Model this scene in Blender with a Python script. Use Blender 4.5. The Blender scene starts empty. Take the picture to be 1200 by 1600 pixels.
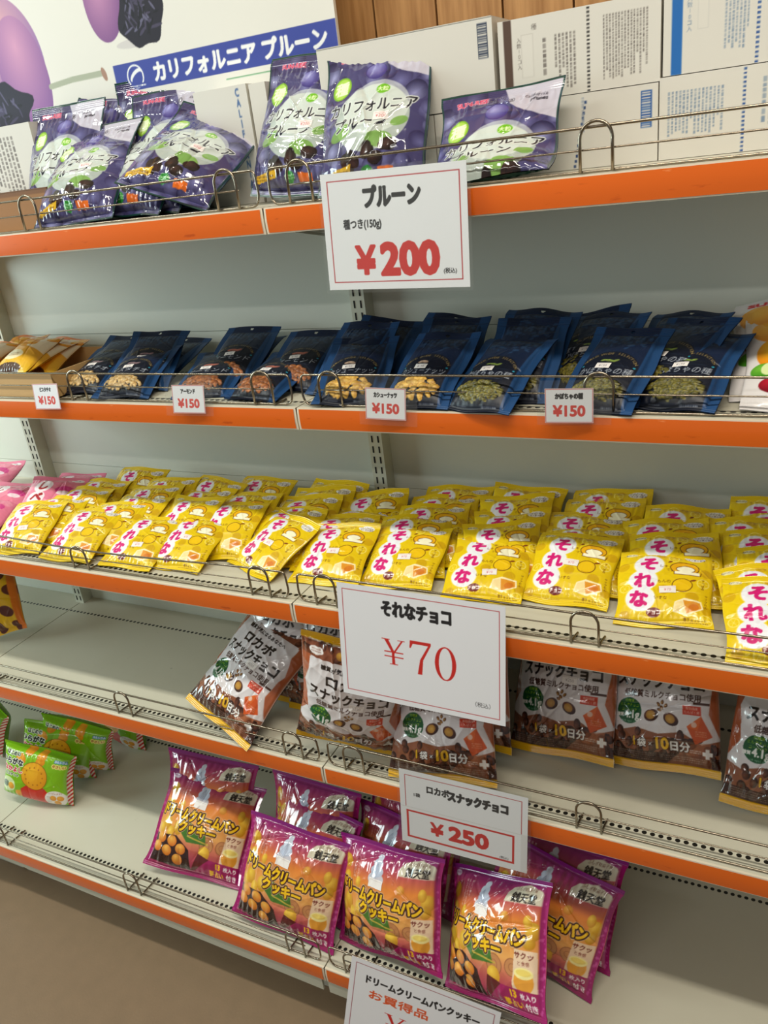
import bpy, math, random
import numpy as np
from mathutils import Matrix, Vector
S = bpy.context.scene
COL = S.collection
# ------------------------------------------------------------------ camera
YAW, PITCH, ROLL = -0.5021, 0.4116, -0.1279
CAM = Vector((0.6713, -1.2550, 1.4717)); FPX = 1272.93
def cam_axes(a, b, c):
    ca, sa = math.cos(a), math.sin(a)
    f = Vector((sa*math.cos(b), ca*math.cos(b), -math.sin(b)))
    r = Vector((ca, -sa, 0)); u = r.cross(f)
    return r*math.cos(c)+u*math.sin(c), -r*math.sin(c)+u*math.cos(c), f
_r, _u, _f = cam_axes(YAW, PITCH, ROLL)
cd = bpy.data.cameras.new('camera'); cam = bpy.data.objects.new('camera', cd); COL.objects.link(cam)
cd.sensor_fit = 'HORIZONTAL'; cd.sensor_width = 36.0; cd.lens = 36.0*FPX/1200.0; cd.clip_start = 0.02
cam.matrix_world = Matrix(((_r.x, _u.x, -_f.x, CAM.x), (_r.y, _u.y, -_f.y, CAM.y), (_r.z, _u.z, -_f.z, CAM.z), (0, 0, 0, 1)))
S.camera = cam
# ------------------------------------------------------------------ world, lamps, exposure
S.view_settings.view_transform = 'Standard'; S.view_settings.look = 'None'
S.view_settings.gamma = 1.0; S.view_settings.use_curve_mapping = False
S.view_settings.exposure = 0.0
W = bpy.data.worlds.new('world'); S.world = W; W.use_nodes = True
bgn = W.node_tree.nodes['Background']; bgn.inputs[0].default_value = (1.0, 0.95, 0.88, 1); bgn.inputs[1].default_value = 0.22
def area(name, loc, target, sx, sy, power, col):
    l = bpy.data.lights.new(name, 'AREA'); l.shape = 'RECTANGLE'; l.size = sx; l.size_y = sy; l.energy = power; l.color = col
    o = bpy.data.objects.new(name, l); COL.objects.link(o); o.location = loc
    d = Vector(target)-Vector(loc); o.rotation_euler = d.to_track_quat('-Z', 'Y').to_euler()
    return o
# ceiling fluorescent tubes along the aisle, and cool daylight from the left end of the shop
area('ceiling_tube_light', (0.65, -0.95, 2.68), (0.65, -0.95, 0), 1.2, 0.10, 22, (1.0, 0.92, 0.78))
area('ceiling_tube_light', (-1.2, -0.95, 2.68), (-1.2, -0.95, 0), 1.2, 0.10, 22, (0.95, 1.0, 0.94))
area('ceiling_tube_light', (0.0, -2.6, 2.68), (0.0, -2.6, 0), 2.4, 0.10, 20, (1.0, 0.98, 0.94))
area('daylight_from_window', (-3.2, -1.25, 1.6), (-0.7, 0, 0.98), 1.3, 1.3, 60, (0.80, 1.0, 1.0))
# ------------------------------------------------------------------ tagging and mesh helpers
def tag(o, label=None, cat=None, group=None, kind=None):
    if label: o['label'] = label
    if cat: o['category'] = cat
    if group: o['group'] = group
    if kind: o['kind'] = kind
    return o
def empty(name, loc=(0, 0, 0), rot=None):
    o = bpy.data.objects.new(name, None); COL.objects.link(o); o.location = loc; o.empty_display_size = 0.03
    return o
def link(name, me, parent=None):
    o = bpy.data.objects.new(name, me); COL.objects.link(o)
    if parent: o.parent = parent
    return o
def np_mesh(name, V, Q, mats, colors=None, smooth=True, mi=None, T=None):
    """V (n,3), Q (m,4) quads (T optional triangles)"""
    me = bpy.data.meshes.new(name)
    V = np.asarray(V, np.float32); Q = np.asarray(Q, np.int32).reshape(-1, 4)
    nt = 0 if T is None else len(T)
    me.vertices.add(len(V)); me.vertices.foreach_set('co', V.ravel())
    li = Q.ravel() if nt == 0 else np.concatenate([Q.ravel(), np.asarray(T, np.int32).ravel()])
    me.loops.add(len(li)); me.loops.foreach_set('vertex_index', li)
    st = np.arange(len(Q))*4
    if nt: st = np.concatenate([st, len(Q)*4+np.arange(nt)*3])
    me.polygons.add(len(Q)+nt); me.polygons.foreach_set('loop_start', st.astype(np.int32))
    me.polygons.foreach_set('use_smooth', np.full(len(Q)+nt, smooth))
    if mi is not None: me.polygons.foreach_set('material_index', np.asarray(mi, np.int32))
    for m in (mats if isinstance(mats, (list, tuple)) else [mats]): me.materials.append(m)
    if colors is not None:
        a = me.color_attributes.new('ink', 'FLOAT_COLOR', 'POINT')
        c = np.ones((len(V), 4), np.float32); c[:, :3] = colors
        a.data.foreach_set('color', c.ravel())
    me.update(calc_edges=True); me.validate()
    return me
class MB:
    """collects boxes and tubes into one mesh"""
    def __init__(s): s.V = []; s.Q = []; s.n = 0
    def add(s, V, Q):
        s.V.append(np.asarray(V, float)); s.Q.append(np.asarray(Q, int)+s.n); s.n += len(V); return s
    def box(s, x0, x1, y0, y1, z0, z1):
        V = [(x, y, z) for z in (z0, z1) for y in (y0, y1) for x in (x0, x1)]
        return s.add(V, [(0, 2, 3, 1), (4, 5, 7, 6), (0, 1, 5, 4), (2, 6, 7, 3), (0, 4, 6, 2), (1, 3, 7, 5)])
    def prism(s, prof, x0, x1):
        """closed (y,z) profile swept along x"""
        n = len(prof); V = [(x0, y, z) for y, z in prof]+[(x1, y, z) for y, z in prof]
        Q = [(i, (i+1) % n, n+(i+1) % n, n+i) for i in range(n)]
        s.add(V, Q)
        for k, off in ((0, 0), (1, n)):   # end caps as quads fan
            for i in range(1, n-1, 2):
                a, b, c, d = 0, i, i+1, min(i+2, n-1)
                q = (a, b, c, d) if d != c else (a, b, c, c)
                if d == c: continue
                s.Q.append(np.array([[off+s.n-2*n+t for t in (q if k else q[::-1])]]))
        return s
    def tube(s, pts, r, seg=8, closed=False):
        P = np.asarray(pts, float); n = len(P); ang = np.arange(seg)/seg*2*math.pi
        V = []; up = None
        for i in range(n):
            if closed: t = P[(i+1) % n]-P[i-1]
            else: t = P[min(i+1, n-1)]-P[max(i-1, 0)]
            t = t/(np.linalg.norm(t)+1e-12)
            if up is None:
                up = np.array([0, 0, 1.0]) if abs(t[2]) < .9 else np.array([0, 1.0, 0])
            a = up-t*np.dot(up, t); a /= np.linalg.norm(a)+1e-12; up = a; b = np.cross(t, a)
            V += [P[i]+r*(math.cos(k)*a+math.sin(k)*b) for k in ang]
        Q = []
        for i in range(n if closed else n-1):
            j = (i+1) % n
            for k in range(seg): Q.append((i*seg+k, i*seg+(k+1) % seg, j*seg+(k+1) % seg, j*seg+k))
        if not closed:
            for base, rev in ((0, True), ((n-1)*seg, False)):
                for k in range(1, seg-2, 2):
                    q = [base, base+k, base+k+1, base+k+2]; Q.append(q[::-1] if rev else q)
        return s.add(V, Q)
    def build(s, name, mat, parent=None, smooth=False):
        me = np_mesh(name, np.concatenate(s.V), np.concatenate(s.Q), mat, smooth=smooth)
        return link(name, me, parent)
def round_path(pts, r, n=5):
    """polyline with rounded corners"""
    P = [np.asarray(p, float) for p in pts]; out = [P[0]]
    for i in range(1, len(P)-1):
        a, b, c = P[i-1], P[i], P[i+1]
        d1 = (a-b)/np.linalg.norm(a-b); d2 = (c-b)/np.linalg.norm(c-b)
        p, q = b+d1*r, b+d2*r
        for t in np.linspace(0, 1, n+1): out.append((1-t)**2*p+2*t*(1-t)*b+t*t*q)
    return out+[P[-1]]
# ------------------------------------------------------------------ materials (all node based)
def srgb(c):
    c = np.asarray(c, float)/255.0
    return np.where(c <= 0.04045, c/12.92, ((c+0.055)/1.055)**2.4)
def mat(name, col, rough=0.5, metal=0.0, spec=0.5, coat=0.0, bump=0.0, bscale=60, var=0.0, vscale=8):
    m = bpy.data.materials.new(name); m.use_nodes = True; nt = m.node_tree; b = nt.nodes['Principled BSDF']
    c = list(srgb(col))+[1]
    b.inputs['Base Color'].default_value = c; b.inputs['Roughness'].default_value = rough
    b.inputs['Metallic'].default_value = metal; b.inputs['Specular IOR Level'].default_value = spec
    b.inputs['Coat Weight'].default_value = coat
    if var or bump:
        tc = nt.nodes.new('ShaderNodeTexCoord'); nz = nt.nodes.new('ShaderNodeTexNoise'); nz.inputs['Scale'].default_value = vscale
        nz.inputs['Detail'].default_value = 6; nt.links.new(tc.outputs['Object'], nz.inputs['Vector'])
        if var:
            mx = nt.nodes.new('ShaderNodeMix'); mx.data_type = 'RGBA'; mx.inputs[6].default_value = [v*(1-var) for v in c[:3]]+[1]; mx.inputs[7].default_value = [min(1, v*(1+var)) for v in c[:3]]+[1]
            nt.links.new(nz.outputs['Fac'], mx.inputs[0]); nt.links.new(mx.outputs[2], b.inputs['Base Color'])
        if bump:
            n2 = nt.nodes.new('ShaderNodeTexNoise'); n2.inputs['Scale'].default_value = bscale; nt.links.new(tc.outputs['Object'], n2.inputs['Vector'])
            bp = nt.nodes.new('ShaderNodeBump'); bp.inputs['Strength'].default_value = bump; bp.inputs['Distance'].default_value = 0.002
            nt.links.new(n2.outputs['Fac'], bp.inputs['Height']); nt.links.new(bp.outputs['Normal'], b.inputs['Normal'])
    return m
def ink_mat(name, rough, spec=0.5, coat=0.0, coat_rough=0.08, bump=0.0, bscale=40):
    m = bpy.data.materials.new(name); m.use_nodes = True; nt = m.node_tree; b = nt.nodes['Principled BSDF']
    at = nt.nodes.new('ShaderNodeAttribute'); at.attribute_name = 'ink'
    nt.links.new(at.outputs['Color'], b.inputs['Base Color'])
    b.inputs['Roughness'].default_value = rough; b.inputs['Specular IOR Level'].default_value = spec
    b.inputs['Coat Weight'].default_value = coat; b.inputs['Coat Roughness'].default_value = coat_rough
    if bump:
        tc = nt.nodes.new('ShaderNodeTexCoord'); n2 = nt.nodes.new('ShaderNodeTexNoise'); n2.inputs['Scale'].default_value = bscale
        nt.links.new(tc.outputs['Object'], n2.inputs['Vector'])
        bp = nt.nodes.new('ShaderNodeBump'); bp.inputs['Strength'].default_value = bump; bp.inputs['Distance'].default_value = 0.003
        nt.links.new(n2.outputs['Fac'], bp.inputs['Height']); nt.links.new(bp.outputs['Normal'], b.inputs['Normal'])
    return m
def film_mat(name):
    m = bpy.data.materials.new(name); m.use_nodes = True; nt = m.node_tree; nt.nodes.clear()
    o = nt.nodes.new('ShaderNodeOutputMaterial'); mx = nt.nodes.new('ShaderNodeMixShader'); t = nt.nodes.new('ShaderNodeBsdfTransparent'); t.inputs[0].default_value = (.96, .97, .96, 1)
    g = nt.nodes.new('ShaderNodeBsdfPrincipled'); g.inputs['Base Color'].default_value = (.6, .6, .6, 1); g.inputs['Roughness'].default_value = .05; g.inputs['Coat Weight'].default_value = 1.0
    mx.inputs[0].default_value = .055
    nt.links.new(t.outputs[0], mx.inputs[1]); nt.links.new(g.outputs[0], mx.inputs[2]); nt.links.new(mx.outputs[0], o.inputs[0])
    return m
# ------------------------------------------------------------------ printed artwork: rasterised from outlines onto a vertex grid
_tc = {}
def text_tris(s):
    if s in _tc: return _tc[s]
    c = bpy.data.curves.new('t', 'FONT'); c.body = s; c.size = 1.0; c.resolution_u = 3
    o = bpy.data.objects.new('t', c); COL.objects.link(o)
    dg = bpy.context.evaluated_depsgraph_get(); me = bpy.data.meshes.new_from_object(o.evaluated_get(dg))
    me.calc_loop_triangles()
    V = np.array([v.co[:2] for v in me.vertices]) if len(me.vertices) else np.zeros((0, 2))
    T = np.array([t.vertices[:] for t in me.loop_triangles], int).reshape(-1, 3)
    bpy.data.objects.remove(o); bpy.data.curves.remove(c); bpy.data.meshes.remove(me)
    _tc[s] = (V, T); return V, T
class Art:
    """canvas in millimetres, origin bottom left; get() returns linear colours at the (ny,nx) grid vertices"""
    def __init__(s, w, h, pitch, bg, SS=3):
        s.w, s.h = w, h; s.nx = int(round(w/pitch))+1; s.ny = int(round(h/pitch))+1; s.S = SS
        s.B = np.empty((s.ny*SS, s.nx*SS, 3)); s.B[:] = bg
        s.kx = (s.nx-1)*SS/w; s.ky = (s.ny-1)*SS/h
        yy, xx = np.mgrid[0:s.ny*SS, 0:s.nx*SS]
        s.X = (xx+.5-SS/2)/s.kx; s.Y = (yy+.5-SS/2)/s.ky
    def put(s, M, col, a=1.0, sl=None):
        B = s.B if sl is None else s.B[sl]
        M = M[..., None]*a
        B[:] = B*(1-M)+np.asarray(col, float)*M
    def win(s, x0, x1, y0, y1):
        i0 = max(0, int((x0)*s.kx)-2); i1 = min(s.B.shape[1], int(x1*s.kx+s.S)+3)
        j0 = max(0, int((y0)*s.ky)-2); j1 = min(s.B.shape[0], int(y1*s.ky+s.S)+3)
        return (slice(j0, max(j0, j1)), slice(i0, max(i0, i1)))
    def rect(s, x0, y0, x1, y1, col, a=1.0):
        s.poly([(x0, y0), (x1, y0), (x1, y1), (x0, y1)], col, a)
    def poly(s, P, col, a=1.0):
        P = np.asarray(P, float); sl = s.win(P[:, 0].min(), P[:, 0].max(), P[:, 1].min(), P[:, 1].max())
        X, Y = s.X[sl], s.Y[sl]; 
        if X.size == 0: return
        ins = np.zeros(X.shape, bool); n = len(P)
        for i in range(n):
            (xa, ya), (xb, yb) = P[i], P[(i+1) % n]
            if ya == yb: continue
            ins ^= ((ya > Y) != (yb > Y)) & (X < (xb-xa)*(Y-ya)/(yb-ya)+xa)
        s.put(ins, col, a, sl)
    def ell(s, cx, cy, rx, ry=None, col=(0, 0, 0), rot=0, a=1.0, ring=None):
        ry = rx if ry is None else ry; R = max(rx, ry)
        sl = s.win(cx-R, cx+R, cy-R, cy+R); X, Y = s.X[sl]-cx, s.Y[sl]-cy
        if X.size == 0: return
        c, q = math.cos(rot), math.sin(rot); U, V = X*c+Y*q, -X*q+Y*c
        d = (U/rx)**2+(V/ry)**2; M = d <= 1
        if ring: M &= ((U/(rx-ring))**2+(V/(ry-ring))**2) > 1
        s.put(M, col, a, sl)
    def ball(s, cx, cy, rx, ry, c1, c2, rot=0, off=(-.3, .35)):
        """printed picture of a rounded thing: two-tone blend"""
        R = max(rx, ry); sl = s.win(cx-R, cx+R, cy-R, cy+R); X, Y = s.X[sl]-cx, s.Y[sl]-cy
        if X.size == 0: return
        c, q = math.cos(rot), math.sin(rot); U, V = (X*c+Y*q)/rx, (-X*q+Y*c)/ry
        M = (U*U+V*V) <= 1; t = np.clip(np.sqrt((U-off[0])**2+(V-off[1])**2)/1.35, 0, 1)[..., None]
        C = np.asarray(c1, float)*(1-t)+np.asarray(c2, float)*t
        B = s.B[sl]; B[M] = C[M]
    def line(s, pts, wd, col, a=1.0):
        for (x0, y0), (x1, y1) in zip(pts[:-1], pts[1:]):
            sl = s.win(min(x0, x1)-wd, max(x0, x1)+wd, min(y0, y1)-wd, max(y0, y1)+wd); X, Y = s.X[sl], s.Y[sl]
            if X.size == 0: continue
            dx, dy = x1-x0, y1-y0; L = dx*dx+dy*dy+1e-9; t = np.clip(((X-x0)*dx+(Y-y0)*dy)/L, 0, 1)
            s.put((X-x0-t*dx)**2+(Y-y0-t*dy)**2 <= wd*wd/4, col, a, sl)
    def vgrad(s, stops):
        y = np.clip(s.Y/s.h, 0, 1); v = [t[0] for t in stops]
        for k in range(3): s.B[..., k] = np.interp(y, v, [t[1][k] for t in stops])
    def text(s, t, x, y, size, col, anchor='c', rot=0.0, bold=0.0, out=(), sx=1.0, shear=0.0, a=1.0, fit=None):
        V, T = text_tris(t)
        if len(T) == 0: return
        V = V.copy()*size; V[:, 0] *= sx; V[:, 0] += shear*V[:, 1]
        x0, x1 = V[:, 0].min(), V[:, 0].max(); y0, y1 = V[:, 1].min(), V[:, 1].max()
        if fit:
            V[:, 0] *= fit/(x1-x0); x0, x1 = V[:, 0].min(), V[:, 0].max()
        V[:, 1] -= (y0+y1)/2
        V[:, 0] -= {'c': (x0+x1)/2, 'l': x0, 'r': x1}[anchor]
        c, q = math.cos(rot), math.sin(rot); P = np.stack([V[:, 0]*c-V[:, 1]*q+x, V[:, 0]*q+V[:, 1]*c+y], 1)
        mg = bold+max([0]+[o[0] for o in out])
        sl = s.win(P[:, 0].min()-mg, P[:, 0].max()+mg, P[:, 1].min()-mg, P[:, 1].max()+mg)
        X, Y = s.X[sl], s.Y[sl]
        if X.size == 0: return
        M = np.zeros(X.shape, bool); gx, gy = X[0], Y[:, 0]
        for t3 in T:
            A = P[t3]; i0, i1 = np.searchsorted(gx, (A[:, 0].min(), A[:, 0].max())); j0, j1 = np.searchsorted(gy, (A[:, 1].min(), A[:, 1].max()))
            if i1 <= i0 or j1 <= j0: continue
            xx = gx[i0:i1][None, :]; yy = gy[j0:j1][:, None]
            (ax, ay), (bx, by), (cx, cy) = A
            d = (bx-ax)*(cy-ay)-(cx-ax)*(by-ay)
            if abs(d) < 1e-12: continue
            e = 1e-9; sg = 1 if d > 0 else -1
            M[j0:j1, i0:i1] |= (((bx-ax)*(yy-ay)-(by-ay)*(xx-ax))*sg >= -e) & (((cx-bx)*(yy-by)-(cy-by)*(xx-bx))*sg >= -e) & (((ax-cx)*(yy-cy)-(ay-cy)*(xx-cx))*sg >= -e)
        def dil(M, r):
            n = int(math.ceil(r)); o = M.copy()
            for dy in range(-n, n+1):
                for dx in range(-n, n+1):
                    if dx*dx+dy*dy > r*r+.01 or (dx == 0 and dy == 0): continue
                    o[max(0, dy):M.shape[0]+min(0, dy), max(0, dx):M.shape[1]+min(0, dx)] |= M[max(0, -dy):M.shape[0]+min(0, -dy), max(0, -dx):M.shape[1]+min(0, -dx)]
            return o
        for ow, oc in out: s.put(dil(M, (bold+ow)*s.kx), oc, a, sl)
        s.put(dil(M, bold*s.kx) if bold else M, col, a, sl)
    def vtext(s, t, x, y, size, col, step=1.0, **k):
        for i, ch in enumerate(t): s.text(ch, x, y-i*size*step, size, col, **k)
    def tiny(s, x0, y0, x1, y1, n, col, seed=0, a=.75):
        """rows of illegibly small print"""
        rg = random.Random(seed); dh = (y1-y0)/n
        for i in range(n):
            x = x0; 
            while x < x1:
                w = rg.uniform(.4, 1.3)*dh; s.rect(x, y0+i*dh+dh*.2, min(x1, x+w*.8), y0+i*dh+dh*.75, col, a*rg.uniform(.5, 1)); x += w
    def get(s):
        B = s.B.reshape(s.ny, s.S, s.nx, s.S, 3).mean((1, 3))
        return srgb(B)
def grid_quads(nx, ny, off=0, flip=False):
    i, j = np.meshgrid(np.arange(nx-1), np.arange(ny-1)); a = (j*nx+i).ravel()+off
    q = np.stack([a, a+1, a+nx+1, a+nx], 1)
    return q[:, ::-1] if flip else q
def rotm(yaw, lean, tw):
    return Matrix.Rotation(yaw, 3, 'Z') @ Matrix.Rotation(-lean, 3, 'X') @ Matrix.Rotation(tw, 3, 'Y')
# ------------------------------------------------------------------ bags
def bag(name, art, w, h, t, mat_, seed, st=.012, sb=.010, side=0.0, puff=(.5, .5), crumple=1.0, bump=None, hole=None, back=None, notch=0.0, bend=0.0, back_t=.4, low=0.0, sticker=None, sticker_mat=None, curl=None):
    """film pouch as meshes: body, top_seal, bottom_seal (+ sticker). returns dict of meshes and all verts"""
    C = art.get(); ny, nx = C.shape[:2]; rg = np.random.RandomState(seed)
    u = np.linspace(0, 1, nx); v = np.linspace(0, 1, ny); U, Vv = np.meshgrid(u, v)
    sv = np.clip((Vv*h-sb)/(h-sb-st), 0, 1); su = np.clip((U*w-side)/(w-2*side), 0, 1)
    pv = np.clip(4*sv*(1-sv), 0, 1)**puff[1]; pu = np.clip(4*su*(1-su), 0, 1)**puff[0]
    if low: pv = pv*(1+low*(0.5-sv)*2)
    prof = pu*pv
    f = t*prof
    # long soft folds, diagonal creases and pleats running out of the seals
    nz = np.zeros_like(f)
    for k in range(7):
        a = rg.uniform(0, math.pi); fr = rg.uniform(5, 17); ph = rg.uniform(0, 6.28); wob = rg.uniform(.2, .6)*np.sin(U*rg.uniform(3, 8)+Vv*rg.uniform(3, 8)+rg.uniform(0, 6))
        nz += (1-np.abs(np.sin(fr*(U*math.cos(a)+Vv*math.sin(a)*h/w)+ph+wob)))**2.2*rg.uniform(.4, 1)
    nz = nz/7
    cr = np.zeros_like(f)
    for k in range(9):
        cx, cy, a = rg.uniform(.05, .95), rg.uniform(.05, .95), rg.uniform(0, math.pi); L = rg.uniform(.12, .4); wd = rg.uniform(.008, .02)
        X, Y = U-cx, (Vv-cy)*h/w; p, q = X*math.cos(a)+Y*math.sin(a), -X*math.sin(a)+Y*math.cos(a)+.2*X*X
        cr += rg.choice([-1, 1])*np.exp(-np.abs(q)/wd)*np.exp(-(p/L)**2)*rg.uniform(.5, 1)
    pl = np.zeros_like(f)
    for k in range(5):
        fr = rg.uniform(12, 38); pl += np.sin(fr*U*math.pi+rg.uniform(0, 6.28)+Vv*rg.uniform(-6, 6))/5
    plw = np.exp(-sv/.10)+np.exp(-(1-sv)/.10)
    edge = np.clip(np.minimum(sv, 1-sv)/.03, 0, 1)*np.clip(np.minimum(su, 1-su)/.04, 0, 1)
    f = f+edge*crumple*(t*.17*(nz-.35)+t*.085*cr+t*.075*pl*plw)
    if bump is not None: f = f+bump(U, Vv)
    f = np.maximum(f, .0006*np.ones_like(f))
    # outline: the filled middle draws the sides in, seals ripple
    shrink = 1-.055*np.clip(4*sv*(1-sv), 0, 1)**.6*(t/.03)
    X = (U-.5)*w*shrink
    e = rg.uniform(0, 6.28, 6)
    X = X+.0016*np.sin(Vv*9+e[0])*(U-.5)*2
    Z = Vv*h+.0014*np.sin(U*8+e[1])*(Vv-.5)*2
    if notch: Z = Z+np.where(Vv > .5, 1, -1)*notch*(np.abs(((U*w/.0032) % 1)-.5)-.25)*np.clip((np.abs(Vv-.5)-.47)/.03, 0, 1)
    wav = .0022*np.sin(U*rg.uniform(5, 9)+e[2])*np.clip((Vv-.82)/.18, 0, 1)+.0018*np.sin(U*rg.uniform(5, 9)+e[3])*np.clip((.15-Vv)/.15, 0, 1)
    wav = wav+bend*(Vv**2)+rg.uniform(-.5, 1)*.006*np.clip((Vv-.9)/.1, 0, 1)**1.5
    rib = .00030*np.sin(Vv*h/.0030*2*math.pi)*((sv <= 0) | (sv >= 1))
    Yf = -f+wav+rib; Yb = f*back_t+.0003+wav+rib
    Yb = np.maximum(Yb, Yf+.0007)
    Zf = Zb = Z
    if curl is not None:   # slumped bag: leans far back near the foot, upright towards the top
        th0, th1, v0, v1 = curl; vv = np.linspace(0, 1, 400); tt = np.clip((vv-v0)/(v1-v0), 0, 1); th = th0+(th1-th0)*tt*tt*(3-2*tt)
        py = np.r_[0, np.cumsum(np.sin(th[:-1]))]*h/399; pz = np.r_[0, np.cumsum(np.cos(th[:-1]))]*h/399
        q = Z/h; t_ = np.interp(q, vv, th); cy, cz = np.interp(q, vv, py), np.interp(q, vv, pz); n1, n2 = np.cos(t_), -np.sin(t_)
        Yf, Zf, Yb, Zb = cy+Yf*n1, cz+Yf*n2, cy+Yb*n1, cz+Yb*n2
    F = np.stack([X, Yf, Zf], -1); step = 3
    jj = np.unique(np.r_[np.arange(0, ny, step), ny-1]); ii = np.unique(np.r_[np.arange(0, nx, step), nx-1])
    jt = int(np.searchsorted(v, 1-st/h)); jb = int(np.searchsorted(v, sb/h))
    bc = np.asarray(srgb(back if back is not None else art.B[ny//2*art.S, 2])); out = {}
    def section(nm, j0, j1):
        if j1-j0 < 2: return
        Fv = F[j0:j1+1].reshape(-1, 3); Cv = C[j0:j1+1].reshape(-1, 3); n1 = j1+1-j0
        q = grid_quads(nx, n1, 0)
        rows = np.unique(np.r_[np.arange(j0, j1, step), j1]); Bv = np.stack([X, Yb, Zb], -1)[np.ix_(rows, ii)].reshape(-1, 3)
        q2 = grid_quads(len(ii), len(rows), len(Fv), True)
        # rim between front and back along the sides
        if hole is not None:
            hx, hy, hr = hole
            def keep(P, qq):
                c = P[qq].mean(1); return qq[((c[:, 0]-(hx-.5)*w)**2+(c[:, 2]-hy*h)**2) > hr*hr]
            AV = np.concatenate([Fv, Bv]); q = keep(AV, q); q2 = keep(AV, q2)
        out[nm] = np_mesh(nm, np.concatenate([Fv, Bv]), np.concatenate([q, q2]), mat_, np.concatenate([Cv, np.tile(bc, (len(Bv), 1))]))
    section('bottom_seal', 0, jb); section('body', jb, jt); section('top_seal', jt, ny-1)
    if sticker:
        cx, cy, sw, sh, txt, tcol, ang = sticker
        A = Art(sw*1000, sh*1000, .7, (238, 232, 228)); A.text(txt, sw*500, sh*480, sh*560, tcol, bold=.12)
        A.rect(sw*60, sh*780, sw*940, sh*860, tcol, .35)
        c2 = A.get(); n2, m2 = c2.shape[:2]; gx, gy = np.meshgrid(np.linspace(-.5, .5, m2)*sw, np.linspace(-.5, .5, n2)*sh)
        px = cx*w+gx*math.cos(ang)-gy*math.sin(ang); pz = cy*h+gx*math.sin(ang)+gy*math.cos(ang)
        ix = np.clip(px/w*(nx-1), 0, nx-1.001); iz = np.clip(pz/h*(ny-1), 0, ny-1.001)
        i0, j0 = ix.astype(int), iz.astype(int); fx, fz = (ix-i0)[..., None], (iz-j0)[..., None]
        P = F[j0, i0]*(1-fx)*(1-fz)+F[j0, i0+1]*fx*(1-fz)+F[j0+1, i0]*(1-fx)*fz+F[j0+1, i0+1]*fx*fz
        P[..., 1] -= .0007
        out['price_sticker'] = np_mesh('price_sticker', P.reshape(-1, 3), grid_quads(m2, n2), sticker_mat, c2.reshape(-1, 3))
    out['_v'] = np.concatenate([F[::4, ::4].reshape(-1, 3), np.stack([X, Yb, Zb], -1)[::4, ::4].reshape(-1, 3)])
    return out
def place(B, name, pose, zs, label, cat, group=None, stick=True, dz=None):
    """one bag: body is the thing, seals and sticker are its parts; it rests on height zs"""
    x, y, yaw, lean, tw = pose
    R = rotm(yaw, lean, tw); Rn = np.array(R)
    z = zs+.0006-(B['_v'] @ Rn.T)[:, 2].min() if dz is None else dz
    o = link(name, B['body']); o.matrix_world = Matrix.Translation((x, y, z)) @ R.to_4x4()
    for k in ('top_seal', 'bottom_seal'):
        if k in B: link(k, B[k], o)
    if stick and 'price_sticker' in B:
        s = link('price_sticker', B['price_sticker'], o); s['label'] = 'small white price sticker'
    return tag(o, label, cat, group)
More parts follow.
